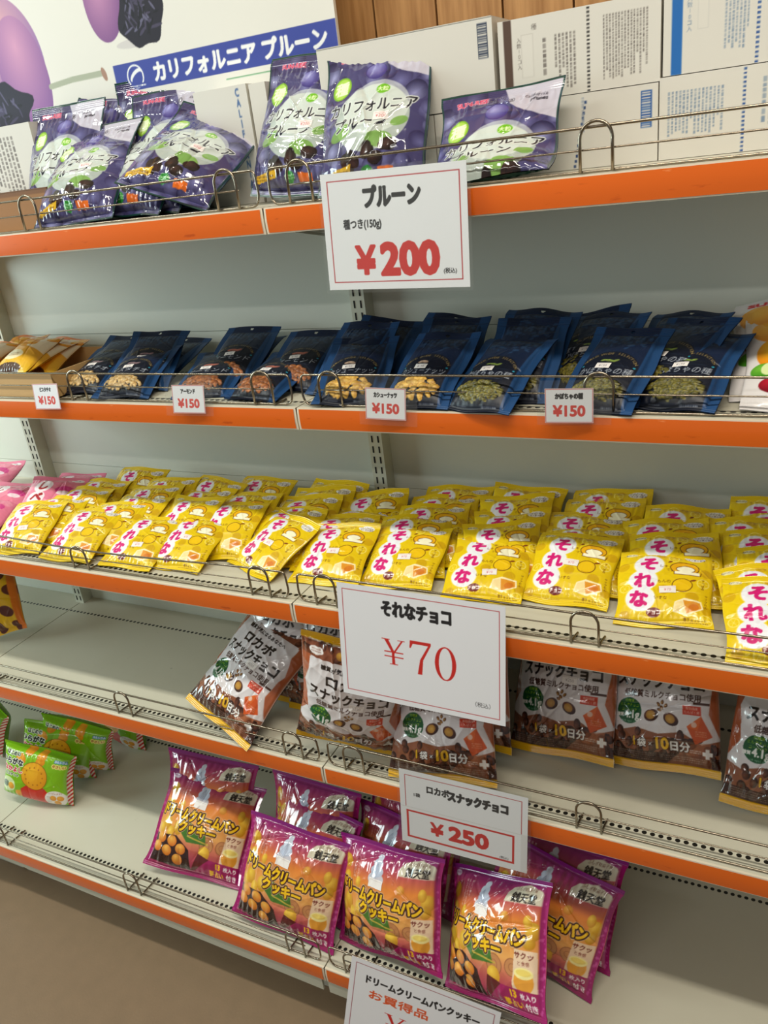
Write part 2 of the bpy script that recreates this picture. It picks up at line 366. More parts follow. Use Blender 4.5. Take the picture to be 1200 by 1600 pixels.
# ------------------------------------------------------------------ printed designs
def sub(a, b, t): return tuple(a[i]*(1-t)+b[i]*t for i in range(3))
def slice_(A, x, y, r, a=.9):
    A.ell(x, y, r, None, (250, 240, 150), a=a*.8, ring=r*.16)
    for k in range(6):
        t = k*math.pi/3; A.line([(x, y), (x+r*.8*math.cos(t), y+r*.8*math.sin(t))], r*.07, (250, 240, 160), .7)
def art_lemon(w, h):
    A = Art(w, h, .85, (232, 198, 18)); rg = random.Random(4)
    for x, y, r in ((.06, .72, 8), (.45, .88, 7), (.93, .66, 8), (.80, .33, 9), (.50, .40, 8), (.10, .10, 7), (.62, .90, 6), (.95, .20, 7)):
        A.ell(x*w, y*h, r, r*.95, (205, 160, 14), a=.75)
    for x, y, r in ((.34, .885, 8.5), (.60, .85, 7.5), (.08, .42, 7), (.90, .52, 8), (.93, .09, 8), (.30, .10, 7)): slice_(A, x*w, y*h, r)
    for x, y, r in ((.335, .735, 20), (.28, .52, 19), (.25, .29, 20)): A.ell(x*w, y*h, r+1.5, r*.98, (250, 240, 170), a=.5)
    for x, y, r in ((.335, .735, 20), (.28, .52, 19), (.25, .29, 20)): A.ell(x*w, y*h, r, r*.95, (238, 238, 244))
    pk = (212, 28, 118)
    for ch, x, y in (('そ', .335, .745), ('れ', .29, .52), ('な', .235, .29)): A.text(ch, x*w, y*h, 27, pk, bold=1.7)
    br = (88, 40, 16)
    A.text('しキュン', .545*w, .715*h, 6, br, bold=.15); A.text('です', .56*w, .665*h, 5, br, bold=.12)
    A.text('もんの', .50*w, .505*h, 6, br, bold=.15); A.text('いすな', .47*w, .30*h, 6, br, bold=.15)
    A.ell(.40*w, .145*h, 9.5, 6.2, (112, 26, 24)); A.text('チョコ', .40*w, .145*h, 6.4, (250, 240, 235), bold=.3)
    A.ell(.13*w, .915*h, 8.5, 4.2, (248, 240, 190)); A.text('emmy', .13*w, .915*h, 6.6, (70, 60, 50), bold=.15, shear=.2)
    A.ell(.825*w, .885*h, 14, 8, (244, 242, 236))
    for i, s_ in enumerate(('イタリア', 'シチリア島産', 'レモン果汁使用')): A.text(s_, .825*w, .92*h-i*4.4, 3.9, (60, 40, 60), bold=.2)
    # plain lemon half, whole lemon with a leaf, and the cut cake bar
    A.ell(.71*w, .705*h, 19, 12, br); A.ell(.71*w, .705*h, 17.9, 10.9, (236, 176, 22)); A.ell(.72*w, .69*h, 12.5, 6.6, br); A.ell(.72*w, .69*h, 11.6, 5.8, (250, 246, 214))
    A.rect(.60*w, .615*h, .86*w, .655*h, (250, 246, 214)); A.line([(.60*w, .655*h), (.60*w, .612*h), (.87*w, .612*h), (.88*w, .655*h)], .9, br)
    A.ell(.56*w, .79*h, 3.4, 1.6, (128, 62, 20), .6)
    A.ell(.69*w, .47*h, 13.6, 11.4, br, .25); A.ell(.69*w, .47*h, 12.6, 10.4, (240, 196, 20), .25); A.ell(.80*w, .545*h, 4, 1.6, (128, 62, 20), .3)
    A.line([(.64*w, .41*h), (.68*w, .40*h), (.73*w, .415*h)], .6, (180, 130, 20))
    A.poly([(.60*w, .15*h), (.62*w, .26*h), (.72*w, .31*h), (.90*w, .29*h), (.92*w, .21*h), (.75*w, .12*h)], (252, 238, 190))
    A.poly([(.615*w, .16*h), (.63*w, .25*h), (.70*w, .28*h), (.74*w, .14*h)], (246, 222, 160))
    A.poly([(.74*w, .14*h), (.71*w, .285*h), (.885*w, .275*h), (.90*w, .215*h)], (226, 150, 40)); A.ell(.82*w, .215*h, 7, 5, (214, 122, 28), .4)
    A.vtext('すっぱあ', .90*w, .56*h, 4.6, br, bold=.12); A.vtext('サックれん', .945*w, .37*h, 4.4, br, bold=.12)
    A.text('準チョコレート', .82*w, .085*h, 4.2, br, bold=.1); A.tiny(.62*w, .045*h, .95*w, .065*h, 1, br, 3, .6); A.tiny(.10*w, .06*h, .46*w, .075*h, 1, br, 5, .55)
    return A
def art_pink(w, h):
    A = Art(w, h, 1.0, (232, 128, 158))
    for x, y, r in ((.2, .1, 9), (.85, .4, 10), (.6, .2, 8), (.5, .9, 8), (.9, .75, 7)): A.ell(x*w, y*h, r, r, (240, 160, 180), a=.7)
    for x, y, r in ((.32, .74, 21), (.28, .50, 20), (.25, .27, 21)): A.ell(x*w, y*h, r, r*.9, (244, 232, 238))
    for ch, x, y in (('し', .33, .75), ('べ', .29, .51), ('ろ', .24, .27)): A.text(ch, x*w, y*h, 28, (170, 24, 40), bold=1.7)
    A.ell(.72*w, .66*h, 20, 11, (214, 60, 140)); A.ell(.72*w, .60*h, 15, 6, (244, 220, 228)); A.ell(.72*w, .40*h, 14, 11, (200, 50, 120)); A.ell(.72*w, .40*h, 11, 8, (240, 150, 180))
    A.ell(.84*w, .90*h, 13, 7, (246, 244, 246)); A.text('使用', .84*w, .905*h, 6, (60, 70, 120), bold=.2); A.ell(.40*w, .12*h, 9, 6, (112, 26, 24)); A.text('チョコ', .40*w, .12*h, 6, (250, 240, 235), bold=.3)
    return A
NUT = {'pistachio': ('ピスタチオ', (214, 186, 130), (166, 130, 76), (5.5, 3.6), (150, 122, 130)), 'almond': ('アーモンド', (176, 112, 62), (112, 62, 34), (7, 4), (190, 110, 92)),
       'cashew': ('カシューナッツ', (222, 184, 96), (176, 128, 50), (7, 4), (208, 176, 150)), 'pumpkin': ('かぼちゃの種', (136, 124, 52), (70, 68, 26), (5, 2.4), (140, 168, 76))}
NUTPOS = {}
def art_navy(w, h, kind):
    nm, c1, c2, nsz, pc = NUT[kind]; A = Art(w, h, .8, (13, 30, 60)); rg = random.Random(7)
    A.rect(0, 0, .13*w, h, (26, 66, 112)); A.rect(.85*w, 0, w, h, (26, 66, 112))
    for k in range(60): A.ell(rg.choice([.25, .4, .62, .74])*w+rg.gauss(0, 6), .82*h+rg.gauss(0, 8), rg.uniform(1, 5), rg.uniform(1, 3.5), (32, 62, 98), rg.uniform(0, 3), .8)
    # dark panel under an arc
    P = [(.13*w, 0)]+[(w*(.49+.36*math.cos(t)), .42*h+.20*h*math.sin(t)) for t in np.linspace(math.pi, 0, 30)]+[(.85*w, 0)]
    A.poly(P, (9, 16, 34))
    for i, ch in enumerate('WORLD WIDE SELECTION'):
        t = math.pi*(.86-.72*i/19); A.text(ch, w*(.49+.345*math.cos(t)), .405*h+.185*h*math.sin(t), 6.2, (176, 148, 84), rot=(t-math.pi/2)*.6, bold=.12)
    for k in range(5 if kind != 'cashew' else 2):
        A.ball(.49*w+(k-2)*4.2+rg.uniform(-1, 1), .50*h+rg.uniform(-2.4, 2.6), nsz[0]*.95, nsz[1]*.85, pc, sub(pc, (30, 20, 20), .45), rg.uniform(-.5, .8))
    A.ell(.17*w, .435*h, 1.7, 1.5, (40, 150, 176)); A.ell(.81*w, .435*h, 1.7, 1.5, (40, 150, 176)); A.line([(.25*w, .435*h), (.74*w, .435*h)], .35, (70, 90, 110))
    A.text(nm, .49*w, .37*h, 14, (172, 178, 188), bold=.15, fit=.66*w, shear=.12)
    A.tiny(.24*w, .305*h, .74*w, .318*h, 1, (120, 130, 150), 3, .5)
    A.ell(.49*w, .175*h, .355*w, .118*h, (8, 12, 22))
    pos = []
    for k in range(230 if kind == 'pumpkin' else 110):
        r_, t = math.sqrt(rg.random()), rg.uniform(0, 6.28); x, y = .49*w+.32*w*r_*math.cos(t), .175*h+.098*h*r_*math.sin(t); ro = rg.uniform(0, 3.14)
        v_ = rg.uniform(.85, 1.12); A.ball(x, y, nsz[0]*.8, nsz[1]*.8, tuple(min(255, v_*q) for q in c1), tuple(v_*q for q in c2), ro); pos.append((x/w, y/h, nsz[0]*.8/w, nsz[1]*.8/h))
    NUTPOS[kind] = pos[-70:]
    A.tiny(.60*w, .035*h, .80*w, .05*h, 1, (190, 195, 205), 9, .7); A.tiny(.24*w, .04*h, .38*w, .05*h, 1, (150, 155, 165), 8, .6)
    A.line([(0, .905*h), (w, .905*h)], .8, (22, 40, 70)); A.line([(0, .075*h), (.15*w, .03*h)], .5, (10, 24, 48))
    return A
def art_prune(w, h):
    A = Art(w, h, 1.0, (70, 66, 112)); rg = random.Random(11)
    for k in range(70):
        x, y = rg.uniform(-.05, 1.05)*w, rg.uniform(-.05, 1.05)*h; r = rg.uniform(9, 16); q = rg.random()
        A.ball(x, y, r, r*rg.uniform(.9, 1.2), sub((158, 160, 204), (104, 104, 158), q), sub((36, 34, 70), (54, 48, 92), q), rg.uniform(0, 3))
    A.rect(0, .86*h, .55*w, h, (52, 40, 78), .45)
    P = [(.52*w, h), (.60*w, .85*h), (.74*w, .78*h), (w, .72*h), (w, h)]; A.poly(P, (206, 202, 214), .9)
    A.ell(.52*w, .45*h, .34*w, .24*h, (206, 222, 200), a=.75); A.ell(.55*w, .52*h, .30*w, .20*h, (222, 230, 224), a=.6)
    A.ell(.50*w, .80*h, 16, 14, (60, 50, 120)); A.ball(.50*w, .80*h, 15, 13, (160, 160, 214), (66, 56, 128))
    for x, y, r in ((.24, .36, 18), (.62, .28, 20), (.78, .40, 12)): A.ell(x*w, y*h, r, r*.55, (110, 160, 60), rg.uniform(-.6, .6), .8)
    for k in range(9): A.ball(rg.uniform(.30, .72)*w, rg.uniform(.15, .25)*h, 11, 8, (70, 44, 40), (22, 12, 12), rg.uniform(0, 3))
    A.text('SUN-RISE', .27*w, .915*h, 10.5, (206, 44, 84), bold=.45, out=((.5, (240, 200, 214)),))
    A.ell(.18*w, .70*h, 15, 18, (126, 180, 40)); A.ell(.18*w, .70*h, 12.6, 15.6, (168, 208, 84)); A.text('種', .18*w, .70*h, 22, (232, 244, 206), bold=.9)
    A.ell(.60*w, .645*h, 10, 7.5, (112, 182, 34)); A.text('大粒', .60*w, .645*h, 8.2, (226, 244, 190), bold=.35)
    A.text('カリフォルニア', .51*w, .53*h, 22, (24, 24, 40), bold=.6, out=((1.1, (226, 232, 226)),), fit=.80*w)
    A.text('プルーン', .43*w, .41*h, 21, (24, 24, 40), bold=.55, out=((1.1, (226, 232, 226)),), fit=.50*w)
    A.text('california', .80*w, .905*h, 8, (48, 44, 56), bold=.2); A.text('prunes', .83*w, .865*h, 8, (48, 44, 56), bold=.4); A.ell(.60*w, .885*h, 4.4, 4.4, (60, 56, 70), ring=.9); A.ell(.60*w, .885*h, 1.8, 2.6, (60, 56, 70))
    A.poly([(.06*w, .07*h), (.34*w, .10*h), (.36*w, .15*h), (.05*w, .12*h)], (222, 176, 40)); A.tiny(.08*w, .085*h, .32*w, .125*h, 2, (80, 50, 30), 2, .7)
    A.rect(.60*w, .07*h, .74*w, .12*h, (230, 110, 30)); A.ell(.50*w, .10*h, 9, 7, (40, 140, 50)); A.tiny(.44*w, .085*h, .56*w, .115*h, 2, (230, 240, 220), 4, .7)
    g = (20, 62, 52)
    for a in ((0, 0, w, 3.2), (0, h-3.4, w, h), (0, 0, 2.2, h), (w-2.2, 0, w, h)): A.rect(*a, g)
    return A
def art_choco(w, h):
    A = Art(w, h, 1.0, (222, 216, 218)); rg = random.Random(5)
    A.poly([(0, .30*h), (.10*w, .42*h), (.04*w, .62*h), (.12*w, .80*h), (.06*w, h), (0, h)], (170, 90, 56)); A.poly([(w, .25*h), (.92*w, .40*h), (.96*w, .60*h), (.88*w, .82*h), (.93*w, h), (w, h)], (176, 96, 60))
    A.rect(0, .84*h, w, .94*h, (132, 74, 50))
    for k in range(16): A.ball(rg.uniform(.03, .97)*w, rg.uniform(.85, .93)*h, 7, 5, (120, 66, 44), (54, 26, 18), rg.uniform(0, 3))
    A.ball(.40*w, .89*h, 9, 6, (226, 176, 70), (150, 96, 30)); A.ell(.16*w, .885*h, 13, 6, (232, 228, 226)); A.tiny(.11*w, .872*h, .21*w, .90*h, 2, (120, 60, 50), 12, .6)
    P = [(0, 0), (w, 0), (w, .24*h), (.86*w, .20*h), (.70*w, .27*h), (.50*w, .245*h), (.30*w, .275*h), (.12*w, .235*h), (0, .27*h)]; A.poly(P, (140, 84, 58))
    for k in range(46):
        q = rg.random(); A.ball(rg.uniform(0, 1)*w, rg.uniform(.06, .25)*h, rg.uniform(5, 9), rg.uniform(4, 7), sub((128, 76, 56), (108, 60, 42), q), (44, 22, 16), rg.uniform(0, 3))
    A.rect(0, 0, w, .125*h, (52, 28, 20), .8); A.poly([(.55*w, .05*h), (.93*w, .05*h), (.93*w, .22*h), (.78*w, .20*h)], (176, 104, 66), .55)
    A.poly([(.10*w, .83*h), (.90*w, .83*h), (.93*w, .5*h), (.88*w, .30*h), (.12*w, .30*h), (.07*w, .5*h)], (226, 221, 224))
    k_ = (30, 22, 22)
    A.text('糖質が気になるあなたへ', .5*w, .79*h, 9, k_, bold=.35, fit=.56*w); A.text('ロカボ', .5*w, .70*h, 23, k_, bold=1.0, fit=.44*w); A.text('スナックチョコ', .5*w, .585*h, 24, k_, bold=1.0, fit=.78*w)
    A.text('低糖質ミルクチョコ使用', .52*w, .495*h, 12, (62, 32, 26), bold=.45, fit=.68*w)
    A.ell(.235*w, .375*h, 21, 20, (16, 84, 44)); A.text('低糖質', .235*w, .44*h, 5.4, (190, 220, 40), bold=.2); A.text('ミルクチョコ', .235*w, .412*h, 5.6, (190, 220, 40), bold=.2); A.text('コーンパフ', .235*w, .382*h, 5.4, (200, 224, 60), bold=.15)
    A.text('糖質', .15*w, .345*h, 6.2, (240, 240, 236), bold=.4); A.text('4.1g', .262*w, .345*h, 17, (240, 240, 236), bold=.7, sx=.9); A.text('(1袋 18gあたり)', .24*w, .305*h, 3.2, (190, 214, 190))
    for x, y, ro in ((.44, .36, .4), (.61, .345, -.5)):
        A.ball(x*w, y*h, 12, 9, (118, 62, 46), (50, 22, 18), ro); A.ball(x*w-1, y*h+.5, 7.6, 6.6, (206, 160, 74), (160, 108, 40), ro, (0, 0))
    for x, y in ((.50, .435), (.535, .45), (.565, .43), (.53, .415), (.51, .40)): A.ball(x*w, y*h, 3.6, 2.4, (190, 140, 70), (80, 44, 28), rg.uniform(0, 3))
    A.rect(.71*w, .385*h, .86*w, .445*h, (206, 66, 44)); A.text('食物繊維', .785*w, .428*h, 4.6, (246, 220, 210), bold=.2); A.text('たんぱく質', .785*w, .403*h, 4.6, (246, 220, 210), bold=.2); A.rect(.80*w, .455*h, .93*w, .47*h, (72, 40, 32))
    A.poly([(.74*w, .31*h), (.86*w, .385*h), (.945*w, .26*h), (.81*w, .20*h)], (206, 84, 32)); A.poly([(.74*w, .31*h), (.86*w, .385*h), (.83*w, .29*h)], (222, 104, 44)); A.ell(.80*w, .325*h, 4.2, 4.2, (232, 190, 170))
    A.tiny(.81*w, .25*h, .90*w, .29*h, 3, (240, 180, 150), 8, .6)
    gd, wh, dk = (236, 182, 44), (244, 240, 236), (48, 24, 16)
    A.text('1', .285*w, .185*h, 19, gd, bold=.7, out=((.9, dk),)); A.text('袋', .355*w, .18*h, 14, wh, bold=.6, out=((.8, dk),)); A.text('×', .43*w, .175*h, 13, wh, bold=.3, out=((.7, dk),))
    A.text('10', .535*w, .185*h, 24, gd, bold=1.1, out=((1.0, dk),)); A.text('日分', .685*w, .175*h, 16, wh, bold=.7, out=((.9, dk),))
    A.rect(.865*w, .135*h, .945*w, .16*h, wh); A.rect(.89*w, .115*h, .92*w, .18*h, wh); A.tiny(.765*w, .14*h, .855*w, .165*h, 2, wh, 1, .8)
    A.tiny(.06*w, .065*h, .46*w, .12*h, 4, (190, 176, 168), 2, .45); A.tiny(.52*w, .075*h, .90*w, .115*h, 3, (200, 186, 178), 4, .5)
    A.rect(0, 0, w, .055*h, (232, 178, 20)); A.rect(0, .945*h, w, h, (232, 178, 20))
    return A
def art_dream(w, h):
    A = Art(w, h, 1.15, (214, 110, 40)); rg = random.Random(3)
    A.vgrad(((0, (150, 34, 96)), (.22, (188, 84, 84)), (.40, (232, 168, 92)), (.68, (224, 132, 54)), (.86, (172, 64, 98)), (1, (126, 34, 116))))
    # cat-free backdrop: lucky coins, round lanterns of yellow and a swirl of pale cream
    for x, y, r in ((.12, .80, 10), (.13, .66, 9), (.92, .62, 11), (.90, .54, 9), (.16, .46, 12), (.30, .44, 12)): A.ball(x*w, y*h, r, r*1.2, (240, 200, 70), (196, 136, 32))
    for x, y, r in ((.44, .42, 15), (.63, .33, 16), (.78, .34, 13), (.36, .60, 12)): A.ell(x*w, y*h, r, r, (150, 90, 60)); A.ell(x*w, y*h, r-1.2, r-1.2, (196, 134, 84)); A.ell(x*w, y*h, r*.45, r*.45, (160, 100, 66), ring=1)
    A.poly([(.34*w, .40*h), (.40*w, .52*h), (.60*w, .44*h), (.62*w, .33*h), (.42*w, .32*h)], (70, 116, 44)); A.line([(.42*w, .38*h), (.64*w, .34*h)], 2.6, (196, 170, 70))
    A.ell(.455*w, .735*h, 17, 11, (206, 204, 214)); A.ell(.455*w, .80*h, 14, 9, (190, 200, 220)); A.ell(.455*w, .855*h, 10, 7, (200, 210, 228)); A.ell(.46*w, .90*h, 5.5, 5, (210, 218, 234))
    for k in range(4): A.line([(.40*w+k*4, .74*h), (.42*w+k*3.6, .80*h), (.455*w, .86*h)], .7, (150, 160, 186))
    for x, y, r in ((.11, .40, 8), (.22, .37, 9), (.88, .68, 7), (.27, .66, 6)): A.ball(x*w, y*h, r, r*1.5, (244, 204, 76), (206, 146, 40))
    A.ball(.70*w, .70*h, 8, 7.5, (236, 180, 90), (206, 130, 40))
    # cream cake column and tray of buns
    A.poly([(.78*w, .17*h), (.80*w, .48*h), (.95*w, .48*h), (.955*w, .17*h)], (238, 208, 176))
    A.text('サクッ', .865*w, .44*h, 10.5, (120, 50, 40), bold=.4); A.text('と食感', .865*w, .385*h, 6.6, (120, 50, 40), bold=.25)
    A.ell(.865*w, .26*h, 15.5, 17, (232, 160, 56)); A.ell(.865*w, .315*h, 15.2, 8, (250, 236, 160)); A.ell(.865*w, .32*h, 12, 4.6, (240, 214, 110))
    A.poly([(.05*w, .07*h), (.05*w, .34*h), (.30*w, .36*h), (.46*w, .25*h), (.50*w, .06*h)], (48, 24, 22))
    for x, y in ((.13, .31), (.26, .30), (.10, .22), (.22, .20), (.37, .24), (.35, .135)): A.ball(x*w, y*h, 12.5, 10, (242, 184, 84), (200, 106, 30), -.2)
    A.ball(.62*w, .25*h, 13, 13, (246, 206, 80), (210, 150, 40))
    A.poly([(.52*w, .10*h), (.66*w, .20*h), (.97*w, .19*h), (w, .04*h), (.50*w, .04*h)], (160, 30, 92)); A.poly([(.50*w, .06*h), (.56*w, .24*h), (.68*w, .20*h), (.54*w, .07*h)], (96, 30, 34))
    gd, dk, wh = (244, 190, 30), (58, 20, 18), (246, 236, 236)
    A.text('13', .775*w, .155*h, 14, gd, bold=.8); A.text('枚入り', .885*w, .15*h, 9, wh, bold=.5); A.text('夢占い', .76*w, .082*h, 11, gd, bold=.6); A.text('付き!', .91*w, .082*h, 11, wh, bold=.6)
    A.text('ドリームクリームパン', .475*w, .575*h, 25, (246, 196, 24), bold=1.5, out=((3.2, (226, 196, 150)), (2.3, dk)), fit=.80*w, rot=-.05)
    A.text('クッキー', .50*w, .455*h, 23, (246, 196, 24), bold=1.4, out=((3.2, (226, 196, 150)), (2.3, dk)), fit=.38*w, rot=-.05)
    A.poly([(.66*w, .81*h), (.66*w, .87*h), (.70*w, .92*h), (.82*w, .955*h), (.94*w, .92*h), (.975*w, .87*h), (.975*w, .81*h)], (216, 208, 186)); A.text('銭天堂', .815*w, .852*h, 15, (30, 24, 24), bold=.6); A.text('ふしぎ駄菓子屋', .815*w, .918*h, 6, (110, 70, 60), bold=.25)
    for i, s_ in enumerate(('見たい夢を', '思いうかべながら', '食べてくださいね')): A.vtext(s_, .29*w-i*7, .89*h, 5.2, (246, 226, 226), bold=.12)
    A.ell(.09*w, .93*h, 9, 4.6, (232, 214, 232)); A.text('emmy', .09*w, .93*h, 6, (140, 60, 130), bold=.3)
    for x0 in (0, w-10):
        A.rect(x0, 0, x0+10, h, (158, 28, 104))
        for k in range(26): A.ell(x0+rg.uniform(2, 8), rg.uniform(0, h), rg.uniform(1.2, 2.6), None, (196, 84, 150), a=.7)
    A.rect(0, h-7, w, h, (128, 30, 116), .8)
    return A
def art_green(w, h):
    A = Art(w, h, 1.1, (128, 186, 22)); rg = random.Random(8)
    for k in range(9): A.ball(rg.uniform(.25, .95)*w, rg.choice([rg.uniform(.80, .97), rg.uniform(.05, .3)])*h, 12, 9, (240, 170, 44), (214, 132, 22))
    for k in range(8): A.ell(rg.uniform(.05, .95)*w, rg.uniform(.05, .95)*h, 1.6, None, (226, 240, 180), a=.8)
    # big round biscuit on a red band in the middle
    A.poly([(.36*w, .02*h), (.34*w, .26*h), (.46*w, .40*h), (.66*w, .40*h), (.76*w, .26*h), (.74*w, .02*h)], (206, 44, 30))
    A.ball(.53*w, .56*h, 36, 33, (244, 186, 42), (226, 150, 26)); A.ell(.53*w, .56*h, 36, 33, (120, 66, 20), ring=1)
    for k in range(12): A.ell(.53*w+24*math.cos(k*.52), .56*h+21*math.sin(k*.52), 2, None, (180, 110, 24))
    A.ell(.14*w, .28*h, 21, 20, (214, 232, 176)); A.ell(.10*w, .28*h, 9, 9, (110, 130, 110)); A.ball(.19*w, .26*h, 9, 9, (242, 180, 60), (220, 146, 30))
    A.ell(.83*w, .18*h, 26, 22, (236, 232, 226))
    for x, y in ((.80, .20), (.89, .20), (.85, .10)): A.ball(x*w, y*h, 8, 7, (242, 176, 56), (220, 140, 26))
    A.tiny(.72*w, .10*h, .77*w, .24*h, 5, (150, 146, 150), 3, .8); A.text('いっしょに!', .83*w, .30*h, 6, (160, 60, 50), bold=.3)
    A.text('はじめの', .20*w, .885*h, 9.5, (40, 60, 40), bold=.6, out=((1.2, (236, 240, 226)),)); A.text('ひらがな', .19*w, .755*h, 15, (26, 30, 26), bold=.9, out=((1.6, (240, 242, 232)),), fit=.33*w)
    A.text('なかよし', .20*w, .61*h, 14, (206, 30, 50), bold=.8, out=((1.5, (246, 236, 232)),), fit=.30*w); A.text('ビスケット', .19*w, .50*h, 8.6, (40, 60, 40), bold=.5, out=((1.1, (236, 240, 226)),))
    A.text('やさしい', .85*w, .80*h, 8, (150, 90, 20), bold=.4, out=((2, (240, 226, 130)),)); A.text('カルシウム', .86*w, .885*h, 6, (240, 246, 250), bold=.4, out=((1.4, (60, 130, 170)),))
    for k in range(40):
        y = k*h/26-10; c = (196, 36, 34) if k % 2 else (240, 224, 214); A.poly([(w-7, y), (w, y+6), (w, y+6+h/26), (w-7, y+h/26)], c)
    return A
def art_chips(w, h):
    A = Art(w, h, 1.2, (232, 158, 40)); rg = random.Random(2)
    A.vgrad(((0, (228, 190, 40)), (.4, (238, 176, 50)), (1, (222, 120, 40))))
    A.poly([(.3*w, .95*h), (w, .97*h), (w, .5*h), (.55*w, .55*h)], (236, 226, 206), .9); A.ell(.4*w, .35*h, 26, 14, (246, 232, 190)); A.tiny(.28*w, .32*h, .56*w, .39*h, 2, (130, 70, 20), 12, .6)
    for k in range(12): A.ball(rg.uniform(.1, .9)*w, rg.uniform(.55, .95)*h, 11, 8, (244, 196, 80), (222, 140, 40), rg.uniform(0, 3))
    A.rect(.1*w, .93*h, .5*w, .97*h, (230, 120, 60)); A.ell(.5*w, .12*h, 30, 10, (70, 40, 20))
    return A
def art_fruit(w, h):
    A = Art(w, h, 1.0, (226, 222, 222))
    A.text('SUN-RISE', .40*w, .925*h, 13, (206, 30, 40), bold=1.1, fit=.56*w)
    A.ball(.24*w, .74*h, 28, 28, (246, 190, 60), (226, 140, 20)); A.ball(.66*w, .72*h, 26, 26, (244, 200, 60), (220, 150, 24)); A.rect(.30*w, .66*h, .70*w, .78*h, (240, 234, 226)); A.tiny(.34*w, .68*h, .66*w, .76*h, 2, (196, 40, 40), 3, .8)
    A.ball(.32*w, .48*h, 36, 36, (248, 206, 30), (226, 110, 20)); A.ball(.74*w, .44*h, 30, 30, (250, 170, 60), (226, 100, 20))
    A.ball(.14*w, .33*h, 15, 13, (120, 190, 60), (60, 140, 30)); A.ell(.18*w, .34*h, 9, 11, (222, 236, 170)); A.ball(.25*w, .20*h, 20, 14, (196, 30, 50), (110, 10, 30)); A.ball(.46*w, .22*h, 17, 14, (190, 26, 40), (100, 8, 24)); A.ball(.66*w, .2*h, 18, 15, (240, 170, 50), (216, 110, 20))
    return A
def art_dots(w, h):
    A = Art(w, h, 1.2, (232, 184, 20)); rg = random.Random(6)
    for x, y in ((.25, .8), (.6, .86), (.85, .72), (.45, .6), (.75, .48), (.25, .42), (.55, .3), (.85, .25), (.3, .15), (.92, .05), (.65, .08), (.95, .5)): A.ell(x*w, y*h, 15, 12, (92, 36, 20), rg.uniform(0, 3))
    A.rect(0, 0, .30*w, h*.55, (232, 226, 222)); A.tiny(.04*w, .2*h, .26*w, .42*h, 4, (100, 40, 30), 2, .7)
    A.rect(.93*w, 0, w, h, (226, 120, 30))
    return A
